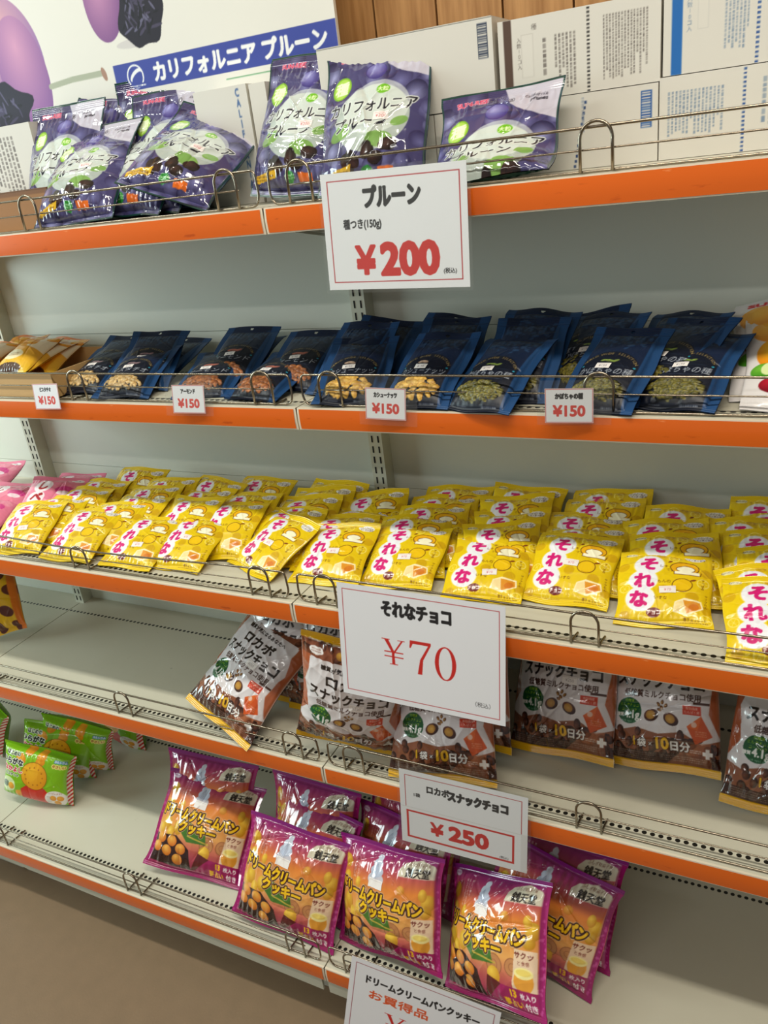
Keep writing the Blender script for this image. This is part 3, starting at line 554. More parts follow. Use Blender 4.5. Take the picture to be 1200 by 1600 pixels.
POSES = {
 'sorena': [('A0', 0.397, -0.2712, -0.0222, 1.1499, -0.0024), ('A1', 0.4096, -0.2411, 0.0006, 1.1511, -0.0635), ('A2', 0.3902, -0.204, -0.0757, 1.1079, -0.0365), ('A3', 0.417, -0.1602, -0.1351, 1.0187, -0.1485), ('A4', 0.4244, -0.1312, -0.1088, 0.9688, -0.1318), ('B0', 0.2805, -0.2898, 0.0934, 1.225, -0.0067), ('B1', 0.3035, -0.2525, 0.1926, 1.1476, -0.1037), ('B2', 0.2998, -0.2152, 0.0925, 1.1177, -0.1195), ('B3', 0.2889, -0.1735, 0.0084, 1.0361, -0.1391), ('B4', 0.281, -0.1386, 0.0657, 0.989, 0.0786), ('C0', 0.1386, -0.287, -0.0663, 1.2042, -0.1052), ('C1', 0.144, -0.2536, 0.1516, 1.1535, -0.0421), ('C2', 0.1574, -0.2158, 0.1103, 1.1104, -0.0551), ('C3', 0.1592, -0.1801, 0.0138, 1.0908, -0.1063), ('C4', 0.1688, -0.1463, 0.017, 1.0428, -0.0619), ('D0', 0.0205, -0.3037, -0.0745, 1.1967, -0.1419), ('D1', 0.0048, -0.2693, 0.1027, 1.2013, -0.009), ('D2', 0.0169, -0.2359, 0.0256, 1.1908, -0), ('D3', 0.0388, -0.1902, -0.0363, 1.0891, -0.2175), ('E0', -0.1286, -0.2975, -0.3913, 1.1592, -0), ('E1', -0.105, -0.2688, -0.0408, 1.1591, -0.0576), ('E2', -0.0854, -0.2268, -0.0309, 1.0831, -0.1196), ('E3', -0.0755, -0.1917, -0.0457, 1.06, -0.1376), ('E4', -0.0828, -0.1598, -0.0894, 1.0595, -0), ('F0', -0.2767, -0.3235, -0.0212, 1.2357, -0.0003), ('F1', -0.22, -0.2732, -0.0518, 1.1159, -0.114), ('F2', -0.2169, -0.2353, -0.0972, 1.0727, -0.1088), ('F3', -0.3388, -0.1933, -0.0892, 1.0084, 0.0984), ('F4', -0.2352, -0.167, -0.0766, 1.0378, 0.0015), ('f0', -0.3699, -0.3376, 0.0128, 1.2397, -0.0007), ('f1', -0.3249, -0.2741, -0.1581, 1.0942, -0.0985), ('f2', -0.3294, -0.2299, -0.0912, 1.0812, -0.0479), ('G0', -0.5092, -0.3449, -0.0483, 1.1742, -0.065), ('G1', -0.4649, -0.3106, 0.0024, 1.1452, -0.0994), ('G2', -0.4528, -0.2776, -0.1004, 1.1167, -0.0539), ('G3', -0.4312, -0.2419, -0.0314, 1.066, -0.1426), ('G4', -0.4209, -0.2066, -0.0486, 1.0207, -0.1092), ('G5', -0.5335, -0.173, 0.0122, 0.988, 0.0123), ('H0', -0.6427, -0.3463, 0.1094, 1.1299, -0.0615), ('H1', -0.6225, -0.3099, 0.0637, 1.1559, -0.0497), ('H2', -0.6045, -0.2672, 0.0042, 1.1103, -0.0242), ('H3', -0.5928, -0.2281, -0.0062, 1.0897, -0.0248), ('I0', 0.5375, -0.2941, 0.0511, 1.199, -0.0646), ('I1', 0.5501, -0.2475, 0.07, 1.1075, -0.112), ('I2', 0.531, -0.2085, 0.0335, 1.08, -0.131), ('I3', 0.5437, -0.1671, 0.0937, 1.0166, 0.0301), ('J0', 0.6823, -0.3457, 0.1024, 1.1537, -0.0536), ('J1', 0.692, -0.3058, 0.2493, 1.141, -0.1213), ('J2', 0.6923, -0.2627, 0.1183, 1.0994, -0.0379), ('J3', 0.6648, -0.2224, 0.0822, 1.0649, -0.017), ('J4', 0.646, -0.1888, 0.1021, 1.0376, -0.0281), ('J5', 0.6793, -0.1542, 0.1091, 1.0086, -0.032), ('J6', 0.6527, -0.1315, 0.0539, 0.9408, 0.0667)],
 'pink': [('p0', -0.9748, -0.1696, 0.0845, 1.2052, -0.0595), ('p1', -0.6669, -0.254, 0.5581, 1.0932, 0.2226), ('p2', -0.8152, -0.269, 0.2133, 1.2471, 0.0734), ('p3', -0.8049, -0.3284, 0.2322, 1.3186, -0.02), ('p4', -0.7224, -0.1768, 0.1593, 1.3133, 0.0087), ('p5', -0.9755, -0.2538, 0.0759, 1.3383, -0.0476)],
 'navy': [('P1a', 0.5328, -0.2474, -0.3652, 1.1399, -0.1268), ('P1b', 0.494, -0.2121, -0.6593, 1.0775, -0.1969), ('P1c', 0.4981, -0.1789, -0.4209, 1.0286, -0.1202), ('P2a', 0.4396, -0.2581, -0.259, 1.0833, -0.0371), ('P2b', 0.4051, -0.1867, -0.3204, 1.0078, -0.1328), ('P2c', 0.4023, -0.1731, -0.3877, 1.06, -0.3886), ('P3a', 0.2849, -0.2702, -0.2775, 1.1144, -0.0552), ('P3b', 0.3218, -0.2248, -0.0046, 0.9953, 0.0003), ('P3c', 0.3218, -0.1939, 0.0686, 0.9435, 0.1085), ('P4a', 0.1889, -0.2597, -0.1093, 1.0932, -0.0324), ('P4b', 0.1959, -0.2022, 0.0583, 1.0145, 0.0315), ('P4c', 0.1604, -0.1731, 0.1182, 1.0569, 0.2321), ('P5a', 0.0812, -0.2551, 0.2824, 1.1404, 0.0857), ('P5b', 0.0374, -0.21, -0.0415, 1.0218, 0.0194), ('P5c', 0.0639, -0.1845, 0.2996, 1.0521, 0.3108), ('P6a', -0.1025, -0.2417, -0.0259, 1.3228, 0.0705), ('P6b', -0.058, -0.1942, 0.1409, 1.1534, 0.0357), ('P7a', -0.2085, -0.2317, 0.2313, 1.2964, 0), ('P7b', -0.2006, -0.1776, 0.1523, 1.114, 0.0481), ('P7c', -0.2096, -0.1751, 0.0572, 1.2035, 0.049), ('P8a', -0.3645, -0.2509, 0.254, 1.1897, 0.0743), ('P8b', -0.3581, -0.2097, 0.4347, 1.0822, 0.1358), ('P9a', -0.4845, -0.228, 0.1317, 1.2437, 0.0579), ('P9b', -0.4898, -0.1893, 0.1559, 1.1722, 0.0805), ('PD', -0.3791, -0.1753, 0.0041, 1.255, 0.0043)],
 'fruit': [('f0', 0.688, -0.2357, 0.0306, 1.1699, -0.0217), ('f1', 0.6721, -0.2001, -0.3015, 1.1027, -0.3353)],
 'chips': [('c0', -0.7815, -0.1498, 0.081, 1.0627, 0.0103), ('c1', -0.6857, -0.1554, 0.0545, 1.1521, 0.1235), ('c2', -0.6997, -0.1973, -0.0157, 1.222, -0), ('c3', -0.8144, -0.2054, -0.0302, 1.2848, -0.0119), ('c4', -0.8865, -0.159, 0.1181, 1.1744, -0), ('c5', -0.7009, -0.1838, -0.1163, 1.3389, 0.0231)],
 'prune': [('Q1', -0.1925, -0.2416, 0.5896, 0.9216, 0.5844), ('Q2', -0.3184, -0.1919, -0.0322, 0.8107, 0.107), ('Q3', -0.3869, -0.2337, 0.0933, 0.7997, -0.0622), ('Q4', -0.4807, -0.1691, 0.0716, 0.4655, -0.0044), ('Q5', -0.4249, -0.1245, 0.1151, 0.4294, 0.0865), ('Q6', -0.2727, -0.1351, 0.154, 0.484, -0), ('Q7', -0.3297, -0.0905, 0.082, 0.2702, 0.0347), ('Q8', -0.2908, -0.1809, 0.0096, 0.8177, 0.0799), ('Q9', -0.0076, -0.1666, -0.0104, 0.4655, 0.0764), ('Q10', 0.1329, -0.197, 0.0931, 0.5015, -0), ('Q11', 0.315, -0.252, 0.05, 0, -0.03)],
 'choco': [('K1', -0.236, -0.345, -0.04, 0.9, 0.33), ('K2', -0.175, -0.235, 0, 0.38, 0.1), ('K2b', -0.16, -0.16, 0, 0.35, 0), ('K3', 0.0289, -0.3212, 0.2277, -0.0877, 0.2249), ('K4', -0.0554, -0.2343, 0.0821, 0.4003, -0.0221), ('K4b', 0.0397, -0.2468, -0.1048, 0.3984, -0.0614), ('K5', 0.2083, -0.3351, 0.1272, 0.6007, -0.0327), ('K5b', 0.2182, -0.252, -0.2146, 0.3906, -0.1629), ('K6', 0.372, -0.222, -0.12, 0.6, -0.1), ('K6b', 0.3823, -0.1543, -0.0249, 0.4, 0.0067), ('K7', 0.5278, -0.2096, -0.0993, 0.6146, -0.1245), ('K8', 0.704, -0.2467, -0.0189, 0.6499, 0.0306)],
 'purple': [('U1', -0.352, -0.3964, 0.2846, 0.8189, 0.1832), ('U2', -0.3777, -0.3172, 0.0947, 0.461, 0.0321), ('U3', -0.1072, -0.4394, 0.0572, 0.5534, 0.1007), ('U4', -0.1143, -0.3643, -0.2503, 0.5606, -0.0339), ('U5', -0.1099, -0.3048, -0.1438, 0.3533, -0.0948), ('U6', 0.1074, -0.4183, -0.1835, 0.4499, -0.1616), ('U7', 0.0756, -0.3431, -0.2641, 0.4817, -0.0719), ('U8', 0.3124, -0.4522, -0.5872, 0.62, -0.4948), ('U9', 0.3408, -0.3452, -0.1095, 0.4966, 0.1349), ('U10', 0.3566, -0.2924, -0.1009, 0.4593, 0.0345), ('U7b', 0.0712, -0.2807, -0.1794, 0.3694, 0.0663)],
 'green': [('G1', -0.8551, -0.3368, 0.2676, 0.2782, 0.1843), ('G2', -0.8685, -0.2606, 0.4538, 0.2402, 0.2361), ('G3', -0.8475, -0.21, 0.2616, -0.0037, 0.2513), ('G4', -0.823, -0.094, -0.1, 0.1, 0.15), ('G0', -1.1782, -0.2285, -0.1369, 0.3042, 0.2838)],
}
# ------------------------------------------------------------------ levels (metres above the floor)
Z = [1.423, 1.139, 0.856, 0.533, 0.165]; D = [0.264, 0.264, 0.363, 0.363, 0.468]; LIP = 0.034
WH = ['top', 'second', 'middle', 'fourth', 'bottom']
# ------------------------------------------------------------------ room
m_floor = mat('floor_vinyl', (128, 106, 82), 0.42, var=.10, vscale=30, bump=.08, bscale=260)
m_ceil = mat('ceiling_board', (228, 226, 216), .9)
def wood_planks():
    m = mat('wood_panelling', (176, 128, 76), .5); nt = m.node_tree; b = nt.nodes['Principled BSDF']
    tc = nt.nodes.new('ShaderNodeTexCoord'); mp = nt.nodes.new('ShaderNodeMapping'); mp.inputs['Scale'].default_value = (26, 26, 1.6)
    nz = nt.nodes.new('ShaderNodeTexNoise'); nz.inputs['Scale'].default_value = 4; nz.inputs['Detail'].default_value = 8
    nt.links.new(tc.outputs['Object'], mp.inputs['Vector']); nt.links.new(mp.outputs['Vector'], nz.inputs['Vector'])
    cr = nt.nodes.new('ShaderNodeValToRGB'); cr.color_ramp.elements[0].position = .3; cr.color_ramp.elements[1].position = .75
    cr.color_ramp.elements[0].color = list(srgb((150, 104, 56)))+[1]; cr.color_ramp.elements[1].color = list(srgb((196, 148, 94)))+[1]
    nt.links.new(nz.outputs['Fac'], cr.inputs['Fac']); nt.links.new(cr.outputs['Color'], b.inputs['Base Color'])
    return m
m_wood = wood_planks(); m_groove = mat('panel_groove', (62, 40, 24), .8)
tag(MB().box(-3.6, 2.6, -4.0, 0.06, -.02, 0).build('floor', m_floor), kind='structure')
tag(MB().box(-3.6, 2.6, -4.0, 0.06, 2.72, 2.76).build('ceiling', m_ceil), kind='structure')
b = MB()
for k in range(-36, 27): b.box(.057+k*.1003+.0016, .057+(k+1)*.1003-.0016, .032, .045, 0, 2.72)
wb = b.build('wall_back', m_wood); tag(wb, kind='structure')
g = MB().box(-3.6, 2.76, .045, .06, 0, 2.72).build('panel_backing', m_groove, wb)
# ------------------------------------------------------------------ gondola shelving
m_panel = mat('painted_back_panel', (218, 222, 210), .45, var=.03, vscale=3)
m_up = mat('upright_paint', (204, 206, 188), .42); m_slot = mat('slot_shadow', (18, 18, 16), .9)
def shelf_paint():
    m = mat('shelf_paint', (204, 199, 180), .38); nt = m.node_tree; b = nt.nodes['Principled BSDF']; N = nt.nodes.new; L = nt.links.new
    # two rows of punched peg holes, in object space (origin: front left corner of the board)
    tc = N('ShaderNodeTexCoord'); sp = N('ShaderNodeSeparateXYZ'); L(tc.outputs['Object'], sp.inputs[0])
    def M(op, a, b_=None):
        n = N('ShaderNodeMath'); n.operation = op
        for i, v in enumerate((a, b_)):
            if v is None: continue
            if isinstance(v, (int, float)): n.inputs[i].default_value = v
            else: L(v, n.inputs[i])
        return n.outputs[0]
    fx = M('MULTIPLY', M('SUBTRACT', M('FRACT', M('DIVIDE', sp.outputs[0], .0115)), .5), .0115); fx2 = M('MULTIPLY', fx, fx)
    tot = None
    info = N('ShaderNodeAttribute'); info.attribute_type = 'OBJECT'; info.attribute_name = '["row_front"]'
    inf2 = N('ShaderNodeAttribute'); inf2.attribute_type = 'OBJECT'; inf2.attribute_name = '["row_rear"]'
    for a in (info, inf2):
        dy = M('SUBTRACT', sp.outputs[1], a.outputs['Fac']); d2 = M('ADD', fx2, M('MULTIPLY', dy, dy)); h = M('LESS_THAN', d2, .0036**2); tot = h if tot is None else M('MAXIMUM', tot, h)
    nz = N('ShaderNodeTexNoise'); nz.inputs['Scale'].default_value = 5; nz.inputs['Detail'].default_value = 5; L(tc.outputs['Object'], nz.inputs['Vector'])
    n2 = N('ShaderNodeTexNoise'); n2.inputs['Scale'].default_value = 38; n2.inputs['Detail'].default_value = 3; L(tc.outputs['Object'], n2.inputs['Vector'])
    scuff = N('ShaderNodeMapRange'); L(n2.outputs['Fac'], scuff.inputs['Value']); scuff.inputs['From Min'].default_value = .74; scuff.inputs['From Max'].default_value = .80
    mx = N('ShaderNodeMix'); mx.data_type = 'RGBA'; mx.inputs[6].default_value = list(srgb((198, 193, 172)))+[1]; mx.inputs[7].default_value = list(srgb((209, 205, 188)))+[1]; L(nz.outputs['Fac'], mx.inputs[0])
    m2 = N('ShaderNodeMix'); m2.data_type = 'RGBA'; L(mx.outputs[2], m2.inputs[6]); m2.inputs[7].default_value = list(srgb((120, 114, 100)))+[1]; L(M('MULTIPLY', scuff.outputs[0], .7), m2.inputs[0])
    m3 = N('ShaderNodeMix'); m3.data_type = 'RGBA'; L(m2.outputs[2], m3.inputs[6]); m3.inputs[7].default_value = list(srgb((26, 24, 20)))+[1]; L(tot, m3.inputs[0]); L(m3.outputs[2], b.inputs['Base Color'])
    return m
m_shelf = shelf_paint(); m_rail = mat('rail_white', (226, 214, 192), .35)
def orange_strip():
    m = mat('orange_strip', (224, 102, 26), .22, coat=.25); nt = m.node_tree; b = nt.nodes['Principled BSDF']
    tc = nt.nodes.new('ShaderNodeTexCoord'); mp = nt.nodes.new('ShaderNodeMapping'); mp.inputs['Scale'].default_value = (14, 60, 60); nz = nt.nodes.new('ShaderNodeTexNoise'); nz.inputs['Scale'].default_value = 2.2; nz.inputs['Detail'].default_value = 7
    nt.links.new(tc.outputs['Object'], mp.inputs['Vector']); nt.links.new(mp.outputs['Vector'], nz.inputs['Vector'])
    cr = nt.nodes.new('ShaderNodeValToRGB'); e = cr.color_ramp.elements
    e[0].position = .26; e[0].color = list(srgb((196, 80, 18)))+[1]; e[1].position = .36; e[1].color = list(srgb((224, 102, 26)))+[1]
    x = e.new(.70); x.color = list(srgb((224, 102, 26)))+[1]; x = e.new(.76); x.color = list(srgb((240, 150, 90)))+[1]
    nt.links.new(nz.outputs['Fac'], cr.inputs['Fac']); nt.links.new(cr.outputs['Color'], b.inputs['Base Color']); return m
m_orange = orange_strip(); m_wire = mat('chromed_wire', (150, 140, 124), .22, metal=1.0)
m_foot = mat('kick_paint', (186, 186, 170), .5)
BAY = {'L': (-1.8, -.9), 'M': (-.9, 0.0), 'R': (0.0, .9)}
BAYTXT = {'L': 'far left bay', 'M': 'middle bay left of the seam', 'R': 'right bay'}
FRONT_ROW = [.030, .030, .025, .030, .047]
def shelf_board(lv, bay):
    x0, x1 = BAY[bay]; x0 += .0012; x1 -= .0012; d, z = D[lv], Z[lv]; w = x1-x0
    r = empty('shelf_board', (x0, -d, z))
    tag(r, {'L': 'cream metal shelf in the far left bay, %s level', 'M': 'cream metal shelf left of the rail seam, %s level', 'R': 'cream metal shelf right of the rail seam, %s level'}[bay] % WH[lv], 'shelf', 'cream metal shelf boards of the display rack')
    bm = MB().box(0, w, .004, d-.0005, -.020, 0)
    o = bm.build('board', m_shelf, r); o['row_front'] = FRONT_ROW[lv]; o['row_rear'] = d-.068
    # front rail with a slightly bowed face, orange insert between white rims
    n = 7; prof = []
    for i in range(n):
        t = i/(n-1); prof.append((-.0012*math.sin(t*math.pi), -LIP*t))
    P = [(y, zz) for y, zz in prof]+[(.004, -LIP), (.004, 0)]
    rail = MB().prism(P, 0, w).build('price_rail', m_rail, r)
    b = MB(); ys = [(-.0012*math.sin(t*math.pi)-.0006, -LIP*t) for t in np.linspace(.045, .95, 6)]
    V = [(x, y, zz) for y, zz in ys for x in (.0035, w-.0035)]; b.add(V, [(2*i, 2*i+2, 2*i+3, 2*i+1) for i in range(5)])
    st = b.build('orange_insert', m_orange, rail, smooth=True); st['label'] = 'orange label strip'
    # brackets under the board
    for xx in ((.012, w-.012) if lv < 4 else ()):
        V = [(xx-.0015, .03, -.0205), (xx-.0015, d-.001, -.0205), (xx-.0015, d-.001, -.075), (xx-.0015, .03, -.03), (xx+.0015, .03, -.0205), (xx+.0015, d-.001, -.0205), (xx+.0015, d-.001, -.075), (xx+.0015, .03, -.03)]
        MB().add(V, [(0, 1, 2, 3), (7, 6, 5, 4), (0, 4, 5, 1), (1, 5, 6, 2), (2, 6, 7, 3), (3, 7, 4, 0)]).build('bracket', m_up, r)
    return r
for lv in range(5):
    for bay in 'MR': shelf_board(lv, bay)
for lv in (2, 3, 4): shelf_board(lv, 'L')
# uprights with paired slots and back panels between them
for ux, lab in ((-.9, 'slotted cream upright behind the pink and orange bags'), (0.0, 'slotted cream upright behind the shelf seam in the middle')):
    r = empty('shelf_upright', (ux, 0, 0)); tag(r, lab, 'upright', 'slotted uprights of the display rack')
    MB().box(-.0135, .0135, -.031, -.0003, 0, 1.46).build('post', m_up, r)
    b = MB(); k = 0; zz = .06
    while zz < 1.44:
        for sx in (-.0062, .0062): b.box(sx-.0014, sx+.0014, -.0316, -.0309, zz, zz+.0125)
        zz += .02
    b.build('slot_row', m_slot, r)
pl = {'L': 'pale back panel of the far left bay', 'M': 'pale green-lit back panel left of the middle upright', 'R': 'pale brown-lit back panel right of the middle upright'}
for bay, (x0, x1) in BAY.items():
    p = MB()
    for za, zb in ((.0, .30), (.301, .60), (.601, .90), (.901, 1.20), (1.201, 1.45)): p.box(x0+.001, x1-.001, 0, .014, za, zb)
    tag(p.build('back_panel', m_panel), pl[bay], 'panel', 'back panels of the display rack')
# flange under the lowest rail and the recessed kick boards
for bay, (x0, x1), za, zb in (('L', BAY['L'], .030, .030), ('M', BAY['M'], .010, .030), ('R', BAY['R'], .030, .030)):
    zt = Z[4]-LIP-.0006; yf, yb = -D[4]+.0015, -D[4]+.006; x0 += .001; x1 -= .012
    V = [(x0, yf, zt-za), (x1, yf, zt-zb), (x1, yf, zt), (x0, yf, zt), (x0, yb, zt-za), (x1, yb, zt-zb), (x1, yb, zt), (x0, yb, zt)]
    q = MB().add(V, [(0, 1, 2, 3), (7, 6, 5, 4), (0, 4, 5, 1), (1, 5, 6, 2), (2, 6, 7, 3), (3, 7, 4, 0)]).box(x0, x1, -.40, -.392, .001, zt)
    q.box(x0, x1, -.40, yf, zt-.002, zt)
    tag(q.build('kick_board', m_foot), {'L': 'grey base board under the bottom shelf, far left bay', 'M': 'grey base board under the bottom shelf, left of the seam', 'R': 'grey base board under the bottom shelf, right of the seam'}[bay], 'base board', 'base boards of the display rack')
# ------------------------------------------------------------------ wire fences along the shelf fronts
def fence(lv, bay, sag=0.0):
    x0, x1 = BAY[bay]; x0 += .011; x1 -= .011; w = x1-x0; y = -D[lv]+.010; z = Z[lv]+.0025
    r = empty('wire_fence', (x0, y, z))
    tag(r, {'M': 'bent chrome wire fence on the front edge of the %s shelf, left of the seam', 'R': 'bent chrome wire fence on the front edge of the %s shelf, right of the seam', 'L': 'chrome wire fence on the front edge of the %s shelf, far left bay'}[bay] % WH[lv], 'fence', 'wire fences along the shelf fronts')
    h = .046
    top = [(t*w, 0, h-sag*math.sin(math.pi*t)**2*math.sin(2.2*t)) for t in np.linspace(.02, .98, 30)]
    loop = round_path([(.03, 0, 0), (.004, 0, 0), (-.002, 0, .012), (0, 0, h)]+[top[2]], .008)+top[3:-3]+round_path([top[-3], (w, 0, h), (w+.002, 0, .012), (w-.004, 0, 0), (w-.03, 0, 0)], .008)
    MB().tube(loop+[(t*w, 0, 0) for t in np.linspace(.94, .06, 8)], .0017, 8, closed=True).build('frame_wire', m_wire, r, True)
    MB().tube([(.03, .001, .023)]+[(t*w, .001, .023-.4*sag*math.sin(math.pi*t)**2) for t in np.linspace(.1, .9, 17)]+[(w-.03, .001, .023)], .0011, 6).build('middle_wire', m_wire, r, True)
    for hx in (.06-.011, .45-.011, .84-.011):
        s_ = (-1 if hx < .1 else 1); hh = .052-sag*math.sin(math.pi*hx/w)**2*.8
        P = [(hx-.018, -.0036, -.001)]+[(hx-.018*math.cos(a), -.0036, hh-.018+.018*math.sin(a)) for a in np.linspace(0, math.pi, 13)]+[(hx+.018, -.0036, -.001)]
        MB().tube(P, .0019, 8).build('hoop', m_wire, r, True)
        for xx in (hx-.018, hx+.018): MB().tube(round_path([(xx, -.0036, 0), (xx+.001, .012, -.0004), (xx+.003, FRONT_ROW[lv]-.004, -.0004)], .006), .0016, 6).build('foot_wire', m_wire, r, True)
    return r
for lv in range(5):
    fence(lv, 'M', .011 if lv == 2 else 0); fence(lv, 'R', .004 if lv == 2 else 0)
for lv in (3, 4): fence(lv, 'L')
# ------------------------------------------------------------------ film materials
F = {'lemon': ink_mat('lemon_film', .26, .5, .35, .10), 'pink': ink_mat('pink_film', .30, .5, .25), 'navy': ink_mat('matt_navy_film', .42, .45), 'prune': ink_mat('clear_gloss_film', .12, .5, .7, .04),
     'choco': ink_mat('gloss_choco_film', .15, .5, .6, .05), 'dream': ink_mat('gloss_cookie_film', .13, .5, .7, .04), 'green': ink_mat('gloss_green_film', .24, .5, .4), 'chips': ink_mat('chips_film', .3, .5, .3), 'fruit': ink_mat('fruit_film', .25, .5, .4)}
m_paper = ink_mat('printed_paper', .55, .4); m_card = ink_mat('printed_card', .62, .35); m_film = film_mat('laminate_film')
ORD = ['front', 'second', 'third', 'fourth', 'fifth', 'sixth', 'rearmost']
# ------------------------------------------------------------------ prune display board, cartons (top shelf)
def printed_box(name, x0, x1, y0, y1, z0, z1, art, side, label, group=None, cat='box', flap=None):
    """carton with printed front; the lid seam is a part"""
    o = empty(name, ((x0+x1)/2, (y0+y1)/2, z0)); ox, oy, oz = (x0+x1)/2, (y0+y1)/2, z0
    C = art.get(); ny, nx = C.shape[:2]; gx, gz = np.meshgrid(np.linspace(x0-ox, x1-ox, nx), np.linspace(0, z1-oz, ny)); yy = np.full_like(gx, y0-oy)
    V = np.stack([gx, yy, gz], -1).reshape(-1, 3); Q = grid_quads(nx, ny); a, b_, c, d = x0-ox, x1-ox, y0-oy, y1-oy; h = z1-oz
    bx = [(a, c, 0), (b_, c, 0), (b_, c, h), (a, c, h), (a, d, 0), (b_, d, 0), (b_, d, h), (a, d, h)]
    q2 = np.array([(7, 6, 5, 4), (0, 4, 5, 1), (1, 5, 6, 2), (2, 6, 7, 3), (3, 7, 4, 0)])+len(V)
    sc = np.tile(srgb(side), (8, 1))
    link('carton', np_mesh('carton', np.concatenate([V, bx]), np.concatenate([Q, q2]), m_card, np.concatenate([C.reshape(-1, 3), sc]), smooth=False), o)
    if flap:
        MB().box(a+.0005, b_-.0005, c-.0006, d, h, h+.0012).build('lid', mat('carton_lid', flap, .65), o)
    return tag(o, label, cat, group)
def text_cols(A, x0, x1, y0, y1, n, col, seed=0, gap=.45):
    """columns of small vertical print"""
    rg = random.Random(seed); dx = (x1-x0)/n
    for i in range(n):
        x = x0+i*dx; y = y1
        yb = y0+(y1-y0)*rg.choice([0, 0, 0, .1, .35])
        while y > yb:
            l = rg.uniform(.5, 1.2)*dx; A.rect(x+dx*gap*.4, y-l*.8, x+dx*(1-gap*.6), y, col, rg.uniform(.45, .8)); y -= l*1.05
zt = Z[0]+.0006; BK, BL = (92, 84, 80), (104, 128, 158)
def art_carton(w, h, kind):
    A = Art(w, h, 1.0, (216, 213, 205))
    if kind == 'brown':
        A.rect(.035*w, 0, .09*w, h, (86, 66, 56)); A.line([(.57*w, y*h) for y in (0, 1)], .5, (200, 196, 188))
        for k in range(22): A.rect(.565*w, (k+.1)/22*h, .582*w, (k+.62)/22*h, (54, 52, 52))
        text_cols(A, .66*w, .93*w, .14*h, .86*h, 15, BK, 3); text_cols(A, .36*w, .50*w, .12*h, .74*h, 6, BK, 5); text_cols(A, .28*w, .32*w, .3*h, .72*h, 1, BK, 4); A.vtext('入数10コ入', .135*w, .74*h, 6, BK, bold=.1); A.rect(.15*w, .28*h, .23*w, .80*h, (200, 196, 188)); A.rect(.155*w, .29*h, .225*w, .79*h, (218, 215, 207)); A.text('種', .235*w, .87*h, 7, BK)
    elif kind == 'blue':
        A.rect(.03*w, 0, .07*w, h, (34, 104, 178))
        for k in range(20): A.rect(.333*w, (k+.1)/20*h, .345*w, (k+.6)/20*h, (44, 84, 150))
        text_cols(A, .22*w, .31*w, .2*h, .8*h, 7, BL, 3); text_cols(A, .40*w, .9*w, .2*h, .85*h, 22, BL, 5); A.vtext('入数10コ入', .095*w, .78*h, 6, BL, bold=.1); A.rect(.125*w, .45*h, .165*w, .9*h, (204, 202, 196)); A.rect(.128*w, .46*h, .162*w, .89*h, (217, 214, 206))
    elif kind == 'low_blue':
        for k in range(20): A.rect(.305*w, (k+.1)/20*h, .316*w, (k+.6)/20*h, (44, 84, 150))
        text_cols(A, .03*w, .24*w, .30*h, .82*h, 15, BL, 7); text_cols(A, .37*w, .8*w, .25*h, .85*h, 18, BL, 9)
    elif kind == 'barcode':
        A.rect(.92*w, .55*h, .975*w, .95*h, (60, 70, 90)); 
        for k in range(14): A.rect(.925*w, (.56+k*.0275)*h, .97*w, (.56+k*.0275+.008+.008*(k % 3 == 0))*h, (214, 211, 203))
    elif kind == 'blue_barcode':
        A.rect(.93*w, .45*h, .975*w, .92*h, (40, 90, 160))
        for k in range(14): A.rect(.935*w, (.46+k*.033)*h, .97*w, (.46+k*.033+.012+.006*(k % 3 == 0))*h, (214, 211, 203))
        for k in range(13): A.rect((.645+.0042*k)*w, (.02+.07*k)*h, (.655+.0042*k)*w, (.06+.07*k)*h, (44, 70, 120))
        text_cols(A, .68*w, .70*w, .5*h, .95*h, 1, (150, 160, 176), 2)
    elif kind == 'left':
        text_cols(A, .35*w, .85*w, .2*h, .9*h, 16, BK, 7)
    return A
GB = 'white printed cartons stacked on the top shelf'
printed_box('carton', .200, .4930, -.112, -.006, zt, zt+.0875, art_carton(293, 87, 'blue_barcode'), (214, 210, 200), 'white carton with blue barcode behind the leaning prune bag', GB)
printed_box('carton', .4945, .800, -.112, -.006, zt, zt+.0915, art_carton(305, 91, 'low_blue'), (214, 210, 200), 'white carton with blue dotted line, lower right on top shelf', GB)
printed_box('carton', .2950, .4945, -.110, -.006, zt+.0885, zt+.182, art_carton(200, 93, 'brown'), (214, 210, 200), 'white carton with brown stripe, on the blue barcode carton', GB)
printed_box('carton', .4975, .800, -.110, -.006, zt+.0925, zt+.190, art_carton(302, 97, 'blue'), (214, 210, 200), 'white carton with thick blue stripe at top right', GB)
printed_box('carton', .0300, .2885, -.112, -.012, zt+.0890, zt+.190, art_carton(258, 100, 'barcode'), (210, 206, 196), 'plain white carton with dark barcode behind upright prune bags', GB, flap=(196, 192, 182))
printed_box('carton', -.0700, .1985, -.112, -.012, zt, zt+.0875, art_carton(268, 87, 'plain'), (205, 200, 188), 'plain cream carton standing behind the two upright prune bags', GB)
A = Art(90, 100, 1.0, (214, 211, 204)); A.vtext('CALIFORNIA', 74, 94, 9, (60, 96, 150), bold=.5, step=.95)
printed_box('carton', -.205, -.105, -.100, -.012, zt, zt+.168, A, (206, 202, 192), 'narrow white carton with blue lettering behind the prune bags', GB)
printed_box('carton', -.100, -.0705, -.1005, -.012, zt, zt+.166, art_carton(30, 166, 'plain'), (206, 200, 186), 'narrow blank cream carton beside the blue lettered carton', GB)
printed_box('carton', -.86, -.555, -.112, -.046, zt, zt+.170, art_carton(300, 170, 'left'), (214, 210, 202), 'white carton with small print at the left end', GB)
A = Art(300, 68, 1.5, (150, 104, 58)); A.rect(0, 60, 300, 68, (120, 78, 42))
